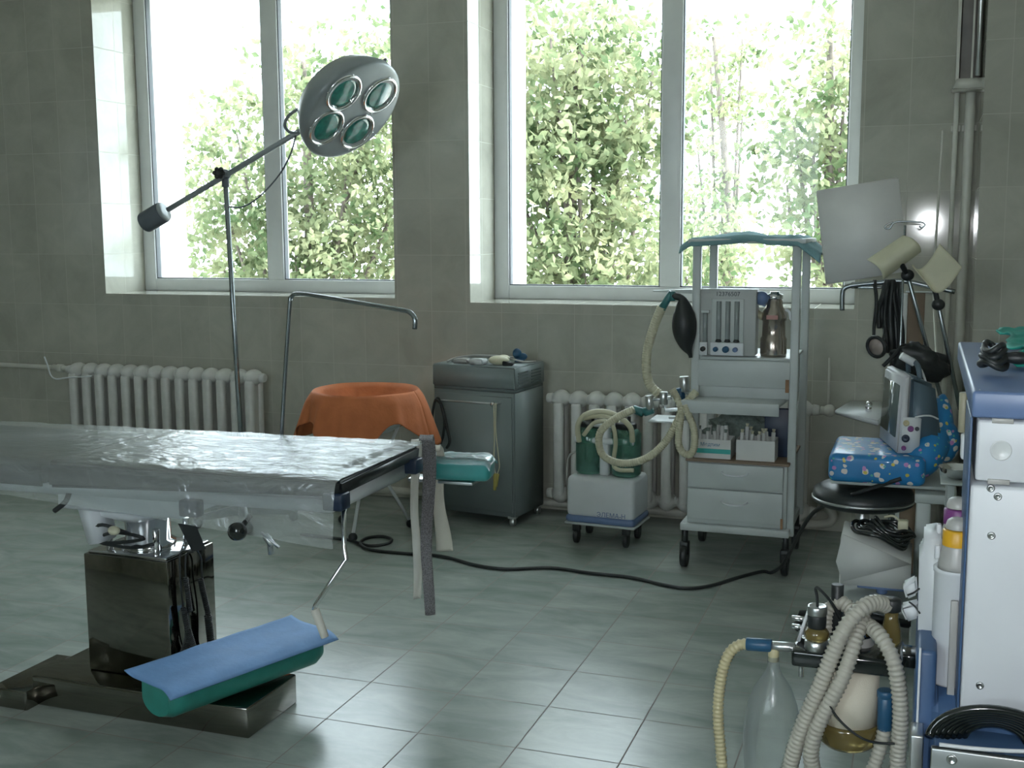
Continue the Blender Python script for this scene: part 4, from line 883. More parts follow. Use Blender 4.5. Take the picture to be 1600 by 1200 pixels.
def shell(name, label, c4, Y, bulge, flip, rod0, rod1):
    t = thing(name, label, 'leg holder', at(*rod1, YR-.02), 'leg holders on the corner rack')
    P = [at(x, y, Y) for x, y in c4]
    def fn(u, v):
        p = P[0].lerp(P[1], u).lerp(P[3].lerp(P[2], u), v); s_ = 4*v*(1-v)
        return p + RF*(-bulge*s_) + RD*(flip*s_)
    b = B(); b.grid(fn, 14, 18, .005); b.obj('shell', m_cream, t)
    b = B(); b.cyl(at(*rod0, Y+.05), at(*rod1, YR-.02), .008); b.obj('rod', m_tubes, t)
    b = B(); p = at(*rod0, Y+.03); b.ball(p, .022, (1.1, .8, 1)); b.cyl(p, fn(.5, .5)+RF*.012, .010); b.obj('swivel', m_black, t)
    return t
shell('leg_holder', 'cream curved leg-holder shell in front of the white board, seen from its back', ((1355, 407), (1412, 369), (1438, 392), (1379, 436)), 4.58, .05, 0.0, (1418, 430), (1470, 620))
shell('leg_holder', 'cream curved leg-holder shell nearest the corner pipes, seen from inside its hollow', ((1426, 413), (1456, 450), (1503, 418), (1468, 381)), 4.58, -.03, .045, (1466, 476), (1500, 640))
WB = thing('white_board', 'white board panel leaning above the metal rack before the window edge', 'board', at(1350, 443, YR+.04))
b = B(); q = [at(1290, 445, YR+.05), at(1419, 424, YR+.05), at(1404, 277, YR+.07), at(1275, 298, YR+.07)]
b.hexa([q[0], q[1], q[1]+V(0, .022, 0), q[0]+V(0, .022, 0), q[3], q[2], q[2]+V(0, .022, 0), q[3]+V(0, .022, 0)], .004); b.obj('panel', m_board, WB)
b = B(); b.box((q[0].x+.10, YR+.01, q[0].z-.012), (q[0].x+.13, YR+.06, q[0].z+.012), bev=.003); b.box((q[0].x+.10, YR+.01, q[0].z-.012), (q[0].x+.24, YR+.03, q[0].z-.002), bev=.003); b.obj('bracket', m_tubes, WB)
IV = thing('drip_hook', 'thin drip pole with a looped wire hook in front of the white board', 'drip pole', V(at(1414, 360, YR-.1).x, YR-.08, 0))
xi = at(1414, 360, YR-.08).x
b = B(); b.cyl((xi, YR-.08, .3), (xi, YR-.08, at(1414, 352, YR-.08).z), .0045); b.obj('pole', m_tubes, IV)
b = B(); yy = YR-.085; b.tube([at(1396, 347, yy), at(1385, 352, yy), at(1383, 356, yy), at(1390, 357, yy), at(1397, 348, yy), at(1414, 346, yy), at(1432, 347, yy), at(1442, 348, yy), at(1445, 352, yy), at(1440, 356, yy), at(1436, 353, yy)], .0035, 8); b.obj('hook', m_tubes, IV)
for i, (x0, x1, y1, w, dy) in enumerate(((1366, 1368, 545, .012, -.02), (1381, 1372, 512, .022, -.024), (1386, 1385, 550, .022, -.03), (1398, 1394, 590, .034, -.036), (1403, 1408, 565, .030, -.03))):
    p = at(x0, 442, YR); q2 = at(x1, y1, YR)
    b = B()
    def fn(u, v, p=p, q2=q2, w=w, i=i, dy=dy):
        c = p.lerp(q2, v); yo = dy if v > .05 else dy*(v/.05)
        return V(c.x + (u-.5)*w*(1-.2*v) + .006*math.sin(v*6+i), p.y + yo + .006*math.sin(v*9+i*2)+.010*math.sin(u*6+i), c.z + (.011 if v < .02 else .0))
    b.grid(fn, 6, 26, .003)
    tag(b.obj('black_strap', m_black), 'black strap hanging from the metal rack beside the brown panel', 'strap', 'straps on the corner rack')
b = B(); b.hexa([at(1419, 545, 5.1), at(1446, 545, 5.1), at(1446, 545, 5.13), at(1419, 545, 5.13), at(1419, 455, 5.1), at(1443, 455, 5.1), at(1443, 455, 5.13), at(1419, 455, 5.13)], .003)
bpz = B(); p = at(1419, 457, 5.1); q2 = at(1446, 457, 5.1)
b.b.free(); b = B(); b.box((p.x, 5.10, 0), (q2.x, 5.125, p.z), bev=.003); BP = thing('brown_panel', 'brown panel with a white edge standing in the corner behind the straps', 'panel', ((p.x+q2.x)/2, 5.11, 0)); b.obj('sheet', m_brown, BP)
b = B(); b.box((p.x-.028, 5.095, 0), (p.x, 5.13, p.z-.005), bev=.004); b.obj('edge_strip', m_white, BP)
MK = thing('rubber_mask', 'small rubber breathing mask hanging under the straps of the corner rack', 'mask', at(1368, 560, 4.62))
c = at(1369, 542, 4.62); b = B(); ax = (RX*-.75 - RF*.55 + RD*.25).normalized(); b.lathe([(.038, 0), (.036, .012), (.026, .03), (.012, .038), (0, .039)], c, -ax, 24); b.obj('cup', m_skin, MK)
b = B(); u = ax.orthogonal().normalized(); w = ax.cross(u); b.sweep([c+u*math.cos(k*.314)*.039+w*math.sin(k*.314)*.039 for k in range(20)], .007, 8, True); b.obj('rim', m_black, MK)
b = B(); b.tube([c-ax*.035, c-ax*.05+V(0, 0, .05), at(1378, 505, 4.72), at(1380, 450, 4.74), at(1382, 443, 4.76)], .004, 8); b.obj('tie', m_black, MK)

# ------------------------------------------------------------------ monitor cart, bag, monitor, stool, box
CT = thing('monitor_cart', 'pale enamel instrument stand with one side posts carrying the monitor', 'stand', (-.05, 4.12, 0))
zt = .628
b = B(); b.box((-.265, 3.965, zt-.012), (.125, 4.36, zt), bev=.004); b.obj('top', m_cart, CT)
b = B(); b.box((.005, 3.925, zt-.050), (.135, 4.37, zt-.018), bev=.004); b.obj('beam', m_cart, CT)
for y in (3.93, 4.32):
    b = B(); b.box((.010, y, .05), (.056, y+.045, zt-.045), bev=.005); b.obj('post', m_cart, CT)
b = B(); b.box((-.25, 3.92, .035), (.06, 3.985, .075), bev=.006); b.box((-.25, 4.31, .035), (.06, 4.375, .075), bev=.006); b.box((.005, 3.95, .035), (.06, 4.35, .075), bev=.006); b.obj('base_frame', m_cart, CT)
for x in (-.23, .04):
    for y in (3.952, 4.342):
        b = B(); b.cyl((x-.01, y, .021), (x+.01, y, .021), .021); b.cyl((x, y, .03), (x, y, .045), .01); b.obj('caster', m_black, CT)
b = B(); b.box((-.215, 3.74, .262), (.055, 4.01, .285), bev=.004); b.obj('lower_shelf', m_cart, CT)
b = B(); b.cyl((-.085, 3.86, .285), (-.085, 3.86, .318), .018); b.box((-.16, 3.79, .316), (-.01, 3.95, .328), bev=.003); b.obj('riser_block', m_bluep, CT)
PB = thing('patterned_bag', 'bright blue bag with small floral pattern under the monitor', 'bag', (-.10, 4.12, zt))
b = B(); b.box((-.272, 3.93, zt+.001), (.035, 4.30, zt+.098), bev=.022, seg=4); b.obj('bag_body', m_pat, PB)
b = B(); cc = [at(1424, 738, 4.0), at(1446, 712, 4.03), at(1458, 680, 4.12), at(1468, 645, 4.15), at(1474, 616, 4.17)]
b.sweep(spline(cc, 5), [.03, .040, .048, .052, .056, .058, .060, .062, .063, .064, .064, .062, .060, .056, .050, .044, .038, .030, .022, .014, .006], 16, flat=1.0); b.obj('bag_flap', m_pat, PB)
b = B(); b.ball(at(1478, 690, 4.12), .062, (.75, .8, 1.15)); b.obj('bag_fold', m_pat, PB)
zb = zt+.099
MO = thing('patient_monitor', 'grey-blue patient monitor with pale front turned away, standing on the patterned bag', 'monitor', (-.04, 4.13, zb))
n0 = at(1400, 712, 3.99); f0 = at(1373, 690, 4.27); n0.z = f0.z = zb
H = at(1406, 590, 3.99).z - zb; H2 = at(1398, 570, 4.05).z - zb
fd_ = (f0-n0).normalized(); bd = V(fd_.y, -fd_.x, 0)   # towards the back (right)
def mp(s_, d, z): return n0 + fd_*(s_*(f0-n0).length) + bd*d + V(0, 0, z)
b = B(); b.hexa([mp(0, 0, .0), mp(0, .034, .0), mp(1, .034, .0), mp(1, 0, .0), mp(0, .012, H), mp(0, .040, H+.01), mp(1, .040, H+.01), mp(1, .012, H)], .006); bz = b.obj('bezel', m_monw, MO)
b = B(); b.hexa([mp(.1, -.003, .05), mp(.1, .010, .05), mp(.9, .010, .05), mp(.9, -.003, .05), mp(.1, .006, H-.03), mp(.1, .02, H-.03), mp(.9, .02, H-.03), mp(.9, .006, H-.03)], .001); b.obj('screen', m_screen, bz)
b = B(); b.hexa([mp(.02, .034, .004), mp(.04, .155, .004), mp(.96, .155, .004), mp(.98, .034, .004), mp(.02, .040, H+.004), mp(.10, .125, H-.03), mp(.90, .125, H-.03), mp(.98, .040, H+.004)], .012); b.obj('case', m_mon, MO)
b = B(); b.sweep(spline([mp(.2, .08, H-.01), mp(.25, .075, H+.03), mp(.5, .07, H+.045), mp(.75, .075, H+.03), mp(.8, .08, H-.01)], 4), .009, 8); b.obj('carry_handle', m_mon, MO)
def side(px, py, d=0.0): return at(px, py, 3.992+d)
b = B(); q = [side(1406, 708), side(1436, 708), side(1440, 654), side(1410, 652)]; t_ = V(0, .012, 0)
b.hexa([q[0], q[1], q[1]+t_, q[0]+t_, q[3], q[2], q[2]+t_, q[3]+t_], .002); sp_ = b.obj('socket_panel', m_wplastic, MO)
for px, py, r, m in ((1416, 661, .010, m_yhose), (1423, 670, .010, m_purple), (1433, 670, .007, m_ink), (1415, 685, .013, m_navy), (1412, 700, .008, m_purple)):
    b = B(); b.lathe([(0, 0), (r, 0), (r, .005), (r*.5, .006), (0, .003)], side(px, py), (0, -1, 0), 16); b.obj('socket', m, sp_)
b = B(); b.tube([side(1430, 652)+V(0, -.004, 0), side(1442, 649)+V(0, -.01, 0), side(1455, 650, .02), side(1466, 655, .04)], .003, 8); tag(b.obj('sensor_lead', m_wplastic), 'thin pale lead across the side of the patient monitor', 'lead')
b = B(); p = at(1417, 561, 4.1); b.cyl(p-RX*.02-RD*.012, p+RX*.025+RD*.014, .013); b.tube([p+RX*.025+RD*.014, p+RX*.05+RD*.04, p+RX*.07+RD*.10], .004); tag(b.obj('white_probe', m_wplastic), 'short white probe lying on top of the patient monitor', 'probe')
b = B(); t = bmesh.new(); bmesh.ops.create_icosphere(t, subdivisions=4, radius=1)
cw_ = at(1440, 566, 4.66)
for v in t.verts:
    n_ = 1+.28*noise.noise(v.co*1.9+V(4, 0, 0))+.14*noise.noise(v.co*5+V(1, 3, 0)); v.co = cw_ + RX*(v.co.x*.104*n_) - RD*(v.co.z*.066*n_ - v.co.x*.024) + RF*(v.co.y*.06*n_)
b._merge(t); tag(b.obj('black_cuff', m_black), 'crumpled black pressure cuff heaped behind the monitor', 'cuff')
b = B(); b.tube([at(1380, 572, 4.60), at(1400, 552, 4.62), at(1412, 540, 4.64), at(1425, 545, 4.66)], .008, 8); tag(b.obj('cuff_tube', m_black), 'black tubing running from the crumpled cuff to the rack', 'tube')
b = B(); p = at(1497, 741, 3.70); b.lathe([(.0, -.012), (.03, -.010), (.05, .008), (.056, .022), (.060, .024), (.055, .022), (.048, .010), (.028, -.006), (0, -.008)], p, seg=28, cap=False); tag(b.obj('steel_bowl', m_chrome), 'shiny steel bowl between the stand and the white machine', 'bowl')
BKT = thing('steel_basket', 'wire side shelf holding the steel bowl beside the instrument stand', 'shelf', (p.x, 3.75, 0))
b = B(); b.box((p.x-.05, 3.62, p.z-.020), (p.x+.09, 3.90, p.z-.013), bev=.002); b.obj('tray', m_cart, BKT)
for dx in (-.03, .07): 
    b = B(); b.box((p.x+dx, 3.86, 0), (p.x+dx+.02, 3.88, p.z-.02)); b.obj('leg', m_cart, BKT)
    b = B(); b.box((p.x+dx, 3.64, 0), (p.x+dx+.02, 3.66, p.z-.02)); b.obj('leg', m_cart, BKT)
ST = thing('round_stool', 'round black padded stool under the blue patterned bag', 'stool', (-.16, 4.16, 0))
sc_ = V(-.165, 4.14, -.022)
b = B(); b.lathe([(.0, .535), (.15, .535), (.168, .545), (.172, .565), (.166, .588), (.14, .603), (.06, .607), (0, .607)], sc_, seg=40); b.obj('seat', m_vinyl, ST)
b = B(); b.lathe([(.169, .553), (.175, .556), (.175, .561), (.170, .564)], sc_, seg=40, cap=False); b.obj('trim_ring', m_brush, ST)
b = B(); b.cyl(sc_+V(0, 0, .112), sc_+V(0, 0, .535), .024); b.obj('column', m_brush, ST)
for k in range(5):
    a = k*1.2566+.3; e = sc_+V(math.cos(a)*.22, math.sin(a)*.22, .092); b = B(); b.sweep([sc_+V(0, 0, .132), e], [.02, .013], 10); b.obj('leg', m_black, ST)
    b = B(); b.ball(e-V(0, 0, .045), .024); b.cyl(e-V(0, 0, .04), e, .008); b.obj('caster', m_black, ST)
WX = thing('white_box', 'white cardboard box with a slanting lid under black cables, below the stool', 'box', (-.11, 3.87, .33))
zb0 = .329; b = B(); bx0, bx1, by0, by1 = -.215, .003, 3.77, 3.965
b.hexa([V(bx0, by0, zb0), V(bx1, by0, zb0), V(bx1, by1, zb0), V(bx0, by1, zb0), V(bx0, by0, zb0+.155), V(bx1, by0, zb0+.085), V(bx1, by1, zb0+.105), V(bx0, by1, zb0+.165)], .003); b.obj('carton', m_paper, WX)
b = B(); b.hexa([V(bx0-.012, by0-.006, zb0+.075), V(bx0+.01, by0-.006, zb0+.01), V(bx0+.01, by0-.003, zb0+.01), V(bx0-.012, by0-.003, zb0+.075), V(bx0+.006, by0-.006, zb0+.168), V(bx1, by0-.006, zb0+.088), V(bx1, by0-.003, zb0+.088), V(bx0+.006, by0-.003, zb0+.168)], .0008); b.obj('lid_flap', m_paper, WX)
b = B()
for k in range(5):
    cx, cy = -.10+.012*k, 3.86+.008*k
    b.tube([V(cx+math.cos(a)*(.085-.006*k), cy+math.sin(a)*(.06-.004*k), zb0+.150-.32*(math.cos(a)*(.085-.006*k)+.012*k)+.016*k*.6+.010*math.sin(3*a+k)) for a in [j*.5236 for j in range(12)]], .0065, 8, 4, True)
tag(b.obj('black_cable_coil', m_blackg), 'coil of black cable lying on the slanting white box', 'cable')
b = B(); p = at(1412, 822, 3.9); b.box(p-V(.018, .02, .012), p+V(.014, .02, .02), bev=.005); b.tube([p, p+V(-.03, 0, .03), p+V(-.06, .02, .02)], .004); tag(b.obj('cable_plug', m_cream), 'cream cable plug among the black cables on the white box', 'plug')
WS = thing('wall_shelf', 'small white corner shelf on the wall behind the patterned bag', 'shelf', at(1345, 655, 5.6))
p = at(1303, 643, 5.35); b = B(); q1 = at(1372, 660, 5.15); q2 = at(1385, 636, 5.73)
b.hexa([V(p.x, 5.40, p.z-.02), V(q1.x, 5.15, p.z-.025), V(q2.x+.05, 5.728, p.z-.02), V(p.x+.05, 5.728, p.z-.02), V(p.x, 5.40, p.z), V(q1.x, 5.15, p.z), V(q2.x+.05, 5.728, p.z), V(p.x+.05, 5.728, p.z)], .004); b.obj('slab', m_white, WS)
b = B(); p2 = at(1357, 640, 5.4); p2.z = p.z; b.cyl(p2, p2+V(0, 0, .025), .014); b.ball(p2+V(0, 0, .032), .016); b.obj('knob', m_chrome, WS)
JB = thing('junction_box', 'small pale junction box clipped to the corner riser pipe', 'box', at(1507, 563, 5.6))
p = at(1507, 551, 5.62); b = B(); b.box(p-V(.026, .02, .04), p+V(.026, .03, .04), bev=.006); b.obj('case', m_pipe, JB)
b = B(); b.box(p+V(-.012, -.024, -.004), p+V(.012, -.02, .004), bev=.001); b.obj('catch', m_chrome, JB)

# ------------------------------------------------------------------ white machine in front
MX0, MX1, MY0, MY1 = .088, .62, 2.0, 2.86
AM = thing('anaesthesia_machine', 'tall white and blue anaesthesia machine nearest the camera', 'anaesthesia machine', (.35, 2.4, 0))
b = B(); b.box((MX0, MY0, .655), (MX1, 2.22, 1.052), bev=.006); b.obj('cabinet', m_wpanel, AM)
b = B(); b.box((MX0+.006, MY0+.002, 1.059), (MX1, 2.22, 1.160), bev=.005); fl_ = b.obj('drawer', m_wpanel, AM)
b = B(); b.lathe([(0, .0), (.0135, .0), (.0155, .0015), (.0165, .0005), (.0165, -.002), (0, -.002)], at(1564, 704, MY0+.0015), (0, -1, 0), 32); b.obj('lock', m_white, fl_)
b = B(); b.box((MX0-.004, MY0-.004, 1.164), (MX1, MY1, 1.208), bev=.005); b.obj('blue_top', m_bluep, AM)
b = B(); b.box((MX0-.005, MY0+.004, .60), (MX0-.001, 2.21, 1.164), bev=.0015); b.obj('side_panel', m_bluedark, AM)
for x0, x1, y in ((1543, 1578, 752), (1550, 1584, 657)):
    b = B(); p = at(x0, y, MY0); q = at(x1, y, MY0); b.box((p.x, MY0-.003, p.z-.004), (q.x, MY0+.004, p.z+.004), bev=.001); b.obj('hinge', m_vgrey, AM)
for px, py in ((1548, 763), (1559, 776), (1549, 837), (1531, 1071)):
    b = B(); b.lathe([(0, .001), (.0028, .001), (.0035, .003), (.006, .0025), (.0065, .0), (0, 0)], at(px, py, MY0-.0002), (0, -1, 0), 16); b.obj('screw', m_brush, AM)
b = B(); b.hexa([V(.03, 2.02, .10), V(.60, 2.02, .10), V(.60, 2.80, .10), V(.03, 2.80, .10), V(.045, 2.02, .655), V(.60, 2.02, .655), V(.60, 2.80, .655), V(.045, 2.80, .655)], .01); b.obj('blue_body', m_bluedark, AM)
b = B(); b.box((.016, 2.05, .10), (.050, 2.45, .745), bev=.008); b.obj('blue_column', m_bluedark, AM)
b = B(); b.box((.020, 2.044, .55), (.024, 2.050, .75), bev=.001); b.obj('edge_strip', m_wplastic, AM)
b = B(); p = at(1432, 1172, 2.0); b.box((p.x-.011, 1.985, .40), (p.x+.011, 2.045, p.z+.032), bev=.003); b.obj('rail_end', m_brush, AM)
b = B(); p0 = at(1455, 1169, 1.90); b.box((p0.x, 1.90, p0.z-.09), (.60, 1.915, p0.z), bev=.002); st_ = b.obj('steel_strip', m_brush, AM)
b = B(); b.lathe([(0, .001), (.004, .001), (.005, .003), (.008, .0025), (.0085, 0), (0, 0)], at(1487, 1187, 1.90), (0, -1, 0), 18); b.obj('screw', m_brush, st_)
b = B(); b.box((p0.x+.006, 1.915, p0.z-.06), (.60, 2.03, p0.z-.01), bev=.003); b.obj('ledge', m_bluedark, AM)
b = B(); b.box((-.02, 1.92, .035), (.60, 2.84, .10), bev=.012); b.obj('base', m_bluep, AM)
for x in (.03, .56):
    for y in (1.98, 2.78):
        b = B(); b.cyl((x-.015, y, .04), (x+.015, y, .04), .04); b.obj('caster', m_black, AM)
# white housing with grey panel at the machine's side
Yh = 2.16
outl = ((1444, 842), (1468, 838), (1473, 846), (1474, 873), (1482, 876), (1484, 1062), (1470, 1062), (1452, 1048), (1434, 990), (1436, 872), (1443, 866))
b = B(); fr = [at(x, y, Yh) for x, y in outl]; bk = [V(v.x, Yh+.11, v.z) for v in fr]; n_ = len(fr)
t = bmesh.new(); vs = [t.verts.new(v) for v in fr+bk]; t.faces.new(vs[:n_][::-1]); t.faces.new(vs[n_:])
for i in range(n_): t.faces.new([vs[i], vs[(i+1) % n_], vs[n_+(i+1) % n_], vs[n_+i]])
bmesh.ops.recalc_face_normals(t, faces=list(t.faces)); bmesh.ops.bevel(t, geom=[e for e in t.edges], offset=.0035, segments=2, affect='EDGES'); b._merge(t); hs = b.obj('side_housing', m_wplastic, AM)
b = B(); p = at(1481, 921, Yh-.003); q = at(1508, 1068, Yh-.003); b.box((p.x+.004, 2.09, q.z), (MX0-.006, 2.098, p.z), bev=.002); b.obj('grey_panel', m_vgrey, hs)
for k in range(2):
    b = B(); p = at(1468, 1052+k*12, Yh-.01); b.hexa([p+V(-.008, 0, -.004), p+V(.012, 0, -.001), p+V(.012, .01, -.001), p+V(-.008, .01, -.004), p+V(-.008, 0, .001), p+V(.008, 0, .002), p+V(.008, .01, .002), p+V(-.008, .01, .001)]); b.obj('black_tab', m_black, hs)
for c4 in (((1410, 916), (1432, 905), (1434, 930), (1416, 938)), ((1407, 950), (1436, 943), (1436, 966), (1416, 973))):
    q = [at(x, y, 2.20) for x, y in c4]; d_ = V(0, .035, 0); b = B(); b.hexa([q[3], q[2], q[2]+d_, q[3]+d_, q[0], q[1], q[1]+d_, q[0]+d_], .004); b.obj('white_clip', m_wplastic, AM)
b = B(); b.tube([at(1418, 930, 2.195), at(1428, 926, 2.19), at(1436, 920, 2.155)], .0018, 6); b.tube([at(1420, 940, 2.19), at(1430, 948, 2.185), at(1437, 958, 2.155)], .0018, 6); b.obj('clip_wire', m_black, AM)
for nm, lab, px, py, Y, m in (('vaporizer', 'grey vaporizer dial with a yellow band beside the white machine', 1496, 836, 2.12, m_yellow), ('vaporizer', 'grey vaporizer dial with a purple band, behind the yellow-banded one', 1497, 803, 2.20, m_purple)):
    c = at(px, py, Y); t = thing(nm, lab, 'vaporizer', c-V(0, 0, .06)); r = .0215
    b = B(); b.lathe([(.031, -.06), (.030, -.050), (.027, -.030), (.0235, -.020), (r+.001, -.016)], c, seg=32); b.obj('dial_body', m_vgrey, t)
    b = B(); b.lathe([(r+.003, -.018), (r+.003, .008), (r-.001, .012), (r-.001, -.018)], c, seg=36, cap=False); b.obj('color_band', m, t)
    b = B(); b.lathe([(r-.001, .0), (r-.001, .016), (r-.004, .026), (.012, .030), (0, .030)], c, seg=32); b.obj('cap', m_vgrey, t)
    b = B(); b.box(c+V(-.036, -.006, -.045), c+V(-.027, .006, -.02), bev=.003); b.obj('lever', m_wplastic, t)
b = B(); p = at(1496, 884, 2.14); q = at(1496, 1066, 2.14); b.lathe([(.033, q.z), (.034, q.z+.004), (.034, p.z-.012), (.036, p.z-.010), (.036, p.z-.003), (.033, p.z), (0, p.z)], (p.x-.004, 2.14, 0), seg=36); b.obj('white_cylinder', m_wplastic, AM)
b = B(); b.cyl(at(1507, 613, 2.28), at(1504, 675, 2.28), .0085); b.obj('tan_grip', m_tan, AM)
b = B(); p = at(1512, 696, 2.26); b.box(p-V(.012, .02, .024), p+V(.010, .02, .022), bev=.005); b.obj('grip_holder', m_wplastic, AM)
b = B(); b.tube([at(1514, 560, 2.6), at(1517, 580, 2.5), at(1522, 598, 2.3), at(1531, 610, 2.01)], .0016, 6); tag(b.obj('thin_wire', m_pipe), 'thin pale wire running over the edge of the machine top', 'wire')
# things on the machine top
zm = 1.209
def tc_(u, v):
    n_ = noise.noise(V(u*4, v*5, 2)); n2 = noise.noise(V(u*13, v*11, 6))
    return V(.17+.42*u+.05*n_, 2.30+.50*v, zm+.010+.022*max(0, n_)+.010*abs(n2)+.028*v)
b = B(); b.grid(tc_, 40, 40, .004); tag(b.obj('teal_cloth', m_teacloth), 'bright teal cloth crumpled on the blue machine top', 'cloth')
CK = thing('cable_clamp', 'black cable clamp with loose cable lying on the blue machine top', 'cable', at(1540, 580, 2.22))
b = B(); c = V(.125, 2.22, zm+.016)
for k in range(4):
    b.tube([c+V(.022*math.cos(a)*(1-.1*k), .035*math.sin(a), .004+.010*k+.006*math.sin(2*a+k)) for a in [j*.6283+k for j in range(10)]], .0055, 8, 4, True)
b.obj('cable_loop', m_black, CK)
b = B(); b.tube([c+V(.01, 0, .02), c+V(.05, -.01, .015), c+V(.11, -.02, .008), c+V(.24, .0, .012)], .007, 8); b.ball(c+V(.04, -.005, .016), .014, (1.8, .9, .8)); b.obj('cable', m_black, CK)
CO = thing('cable_coil', 'glossy black cable coil resting on the steel strip of the machine', 'cable', (.15, 1.94, .6))
cc = at(1542, 1172, 1.955); cc.y = 1.955
for k in range(7):
    b = B(); R1 = .102-.009*k; zo = p0.z+.003
    b.sweep([V(cc.x + .012 + R1*math.cos(a), 1.926+.004*k+.010*math.sin(a), zo + max(.006, (R1*.60)*math.sin(a))) for a in [j*math.pi/24 for j in range(25)]], .0072, 10); b.obj('turn', m_blackg, CO)
b = B(); b.tube([V(p0.x+.012, 1.907, p0.z+.005), V(p0.x+.06, 1.907, p0.z+.006), V(p0.x+.12, 1.908, p0.z+.010), V(p0.x+.2, 1.91, p0.z+.02), V(p0.x+.3, 1.93, p0.z+.03)], .0035, 8); tag(b.obj('white_string', m_wplastic), 'thin white string lying along the steel strip of the machine', 'string')

# ------------------------------------------------------------------ breathing circuit at the machine's side
Y = 2.22
CB = thing('absorber', 'black absorber block with beige canister and valves at the side of the machine', 'absorber', V(at(1325, 1100, Y).x, Y, .5))
cx = at(1326, 1100, Y).x; za = at(1326, 1052, Y-.05).z; zc = at(1326, 1141, Y-.055).z; zd = at(1326, 1168, Y-.055).z
b = B(); b.box((at(1240, 1020, Y).x, Y-.05, za), (at(1412, 1020, Y).x, Y+.075, at(1325, 1008, Y).z-.004), bev=.006); b.obj('block', m_blackg, CB)
b = B(); b.lathe([(.055, zc), (.055, za-.008)], (cx, Y, 0), seg=40); b.obj('canister', m_lime, CB)
b = B(); b.lathe([(.0, zd-.018), (.045, zd-.016), (.055, zd-.006), (.058, zc-.012), (.058, zc), (.056, zc)], (cx, Y, 0), seg=40); b.obj('canister_base', m_amber, CB)
vx = at(1275, 1000, Y-.04); zk = at(1275, 1012, Y-.02).z
def valve(nm, c, parts):
    for (pn, prof, m) in parts:
        b = B(); b.lathe(prof, c, seg=28); b.obj(pn, m, CB)
valve('l', V(vx.x, Y-.03, zk), (('knurl_ring', [(.021, 0), (.022, .004), (.022, .018), (.018, .021), (0, .021)], m_brush), ('amber_dome', [(.019, .020), (.023, .026), (.023, .036), (.017, .044), (0, .044)], m_amber), ('black_valve', [(.0165, .043), (.0175, .048), (.0175, .066), (.0165, .070), (0, .07)], m_black), ('silver_cap', [(.018, .069), (.0185, .071), (.0185, .084), (.017, .087), (.015, .086), (0, .084)], m_brush)))
b = B(); c = V(vx.x, Y-.03, zk+.084); b.tube([c, c+V(-.001, 0, .018), c+V(-.004, 0, .036), c+V(.004, .0, .034), c+V(.025, .01, .008), c+V(.045, .02, -.03)], .0028, 8); b.obj('sensor_wire', m_black, CB)
rx = at(1393, 960, Y); rz = at(1393, 1010, Y).z
valve('r', V(rx.x, Y+.01, rz), (('amber_neck', [(.016, 0), (.020, .01), (.018, .03), (.013, .05), (.013, .068), (0, .068)], m_amber), ('black_cap', [(.015, .066), (.017, .068), (.017, .088), (.014, .091), (0, .091)], m_black)))
mx_ = at(1340, 985, Y+.03); mz = at(1340, 1012, Y+.03).z
valve('m', V(mx_.x, Y+.03, mz), (('white_dome', [(.030, 0), (.032, .008), (.028, .016), (.026, .026), (0, .026)], m_vgrey), ('chrome_dome', [(.026, .024), (.029, .028), (.024, .040), (.012, .047), (0, .047)], m_chrome)))
bx = at(1309, 925, Y+.06); b = B(); b.cyl((bx.x, Y+.05, mz-.01), (bx.x, Y+.05, at(1309, 913, Y+.05).z), .012); b.obj('black_post', m_black, CB)
b = B(); b.cyl(at(1205, 1009, Y-.02), at(1243, 1012, Y-.02), .0095); b.obj('metal_port', m_brush, CB)
b = B(); b.cyl(at(1166, 1006, Y-.02), at(1206, 1009, Y-.02), .0128); b.obj('blue_connector', m_midblue, CB)
b = B(); q = [at(x, y, Y-.01) for x, y in ((1244, 1003), (1250, 1003), (1262, 966), (1257, 966))]; d_ = V(0, .05, 0); b.hexa([q[0], q[1], q[1]+d_, q[0]+d_, q[3], q[2], q[2]+d_, q[3]+d_], .001); b.obj('white_plate', m_wplastic, CB)
b = B(); p = at(1242, 1023, Y-.035); b.cyl(p, p-V(0, .008, 0), .006); p = at(1252, 1040, Y-.03); b.cyl(p+V(0, 0, .01), p-V(0, 0, .022), .005); b.obj('thumb_screw', m_chrome, CB)
for yy in (1000, 985, 972):
    pass
b = B(); b.cyl(at(1237, 965, Y+.05), at(1262, 968, Y+.05), .005); b.cyl(at(1237, 978, Y+.05), at(1262, 982, Y+.05), .005); b.obj('back_ports', m_chrome, CB)
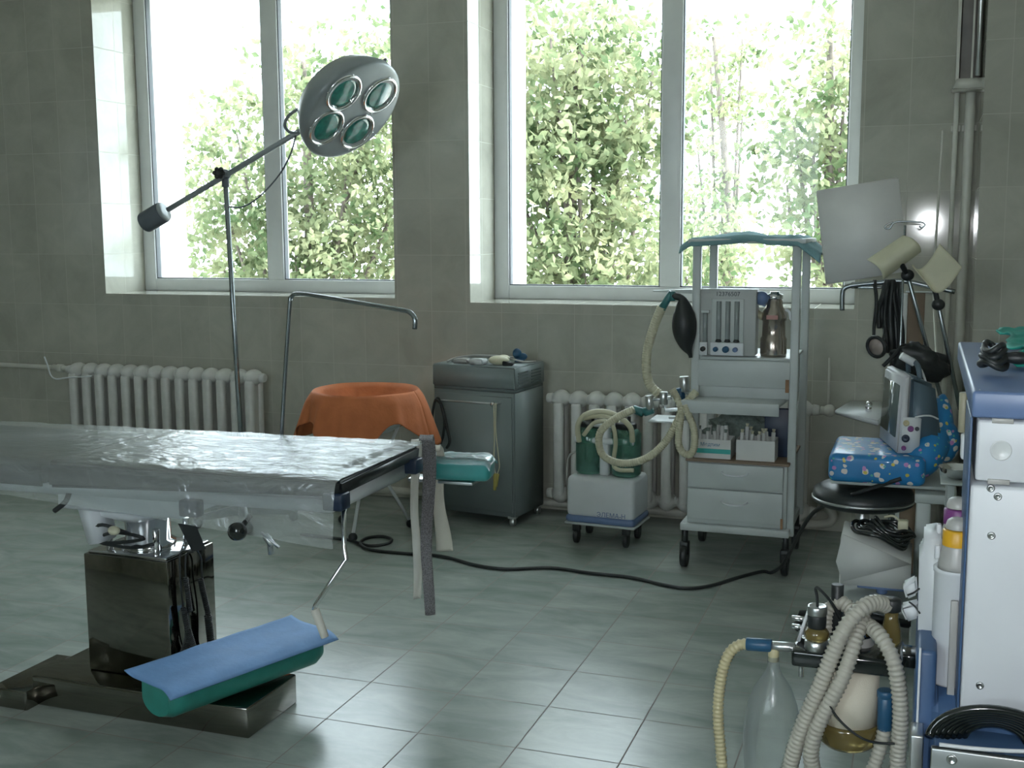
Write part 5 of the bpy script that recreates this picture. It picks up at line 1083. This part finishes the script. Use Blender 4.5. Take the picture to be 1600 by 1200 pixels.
# support arm to the machine
b = B(); b.box((at(1405, 1035, Y+.04).x, Y+.0, za+.004), (.02, Y+.06, za+.03), bev=.004); b.obj('arm', m_blackg, CB)
BG = thing('breathing_bag', 'pale translucent breathing bag hanging below the blue connector of the absorber', 'breathing bag', at(1205, 1190, Y))
b = B(); p = at(1209, 1016, Y-.02); c = V(p.x, Y-.02, 0); z0 = p.z
b.lathe([(.009, z0-.004), (.011, z0-.015), (.012, z0-.035), (.018, z0-.048), (.036, z0-.075), (.048, z0-.11), (.054, z0-.15), (.055, z0-.20), (.050, z0-.25), (.036, z0-.29), (.012, z0-.315), (.008, z0-.33)], c, seg=32); b.obj('bag', m_bagf, BG)
b = B(); b.cyl(p+V(0, 0, .004), p+V(0, 0, -.022), .0105); b.obj('neck', m_yhose, BG)
chose('corrugated_hose', 'yellowed corrugated hose dropping from the blue connector of the absorber', ((1170, 1006), (1155, 1008), (1140, 1020), (1130, 1045), (1124, 1080), (1122, 1120), (1126, 1170), (1132, 1230), (1150, 1330)), Y-.02, .0105, m_yhose, .0085, .11)
G = 'grey breathing hoses'
chose('corrugated_hose', 'grey corrugated hose arching from the black cap down across the front', ((1388, 947, .01), (1368, 942, -.02), (1345, 952, -.05), (1318, 985, -.07), (1298, 1030, -.075), (1278, 1080, -.075), (1254, 1135, -.07), (1236, 1190, -.06), (1228, 1240, -.05), (1240, 1330, 0)), Y, .0148, m_ghose, .0095, .115)
chose('corrugated_hose', 'grey corrugated hose running down just behind the front arching hose', ((1352, 948, .0), (1343, 975, -.03), (1332, 1015, -.065), (1316, 1060, -.085), (1292, 1105, -.09), (1272, 1150, -.088), (1268, 1190, -.08), (1285, 1240, -.06), (1320, 1330, .0)), Y, .0140, m_ghose, .0095, .115)
chose('corrugated_hose', 'grey corrugated hose bending over to the right and hanging by the blue column', ((1293, 985, .05), (1294, 960, .05), (1303, 945, .05), (1316, 942, .045), (1332, 955, .03), (1350, 972, .0), (1374, 992, -.05), (1395, 1030, -.075), (1405, 1080, -.075), (1407, 1130, -.07), (1403, 1180, -.06), (1400, 1240, -.05), (1370, 1330, .0)), Y, .0140, m_ghose, .0095, .115)
b = B(); b.cyl(at(1384, 1088, Y-.03), at(1382, 1140, Y-.03), .0145, .0135); b.cyl(at(1384, 1078, Y-.03), at(1384, 1090, Y-.03), .016); BC = tag(b.obj('blue_connector', m_midblue), 'blue hose connector hanging beside the beige canister', 'connector')
chose('corrugated_hose', 'short grey hose below the hanging blue connector', ((1382, 1138), (1376, 1165), (1365, 1200), (1350, 1240), (1335, 1330)), Y-.03, .0125, m_ghose, .0095, .115)
b = B(); b.tube([at(1294, 1098, Y-.10), at(1306, 1118, Y-.10), at(1325, 1138, Y-.10), at(1350, 1155, Y-.10), at(1375, 1161, Y-.09), at(1398, 1162, Y-.085)], .0024, 8); tag(b.obj('black_wire', m_black), 'thin black wire sagging in front of the beige canister', 'wire')
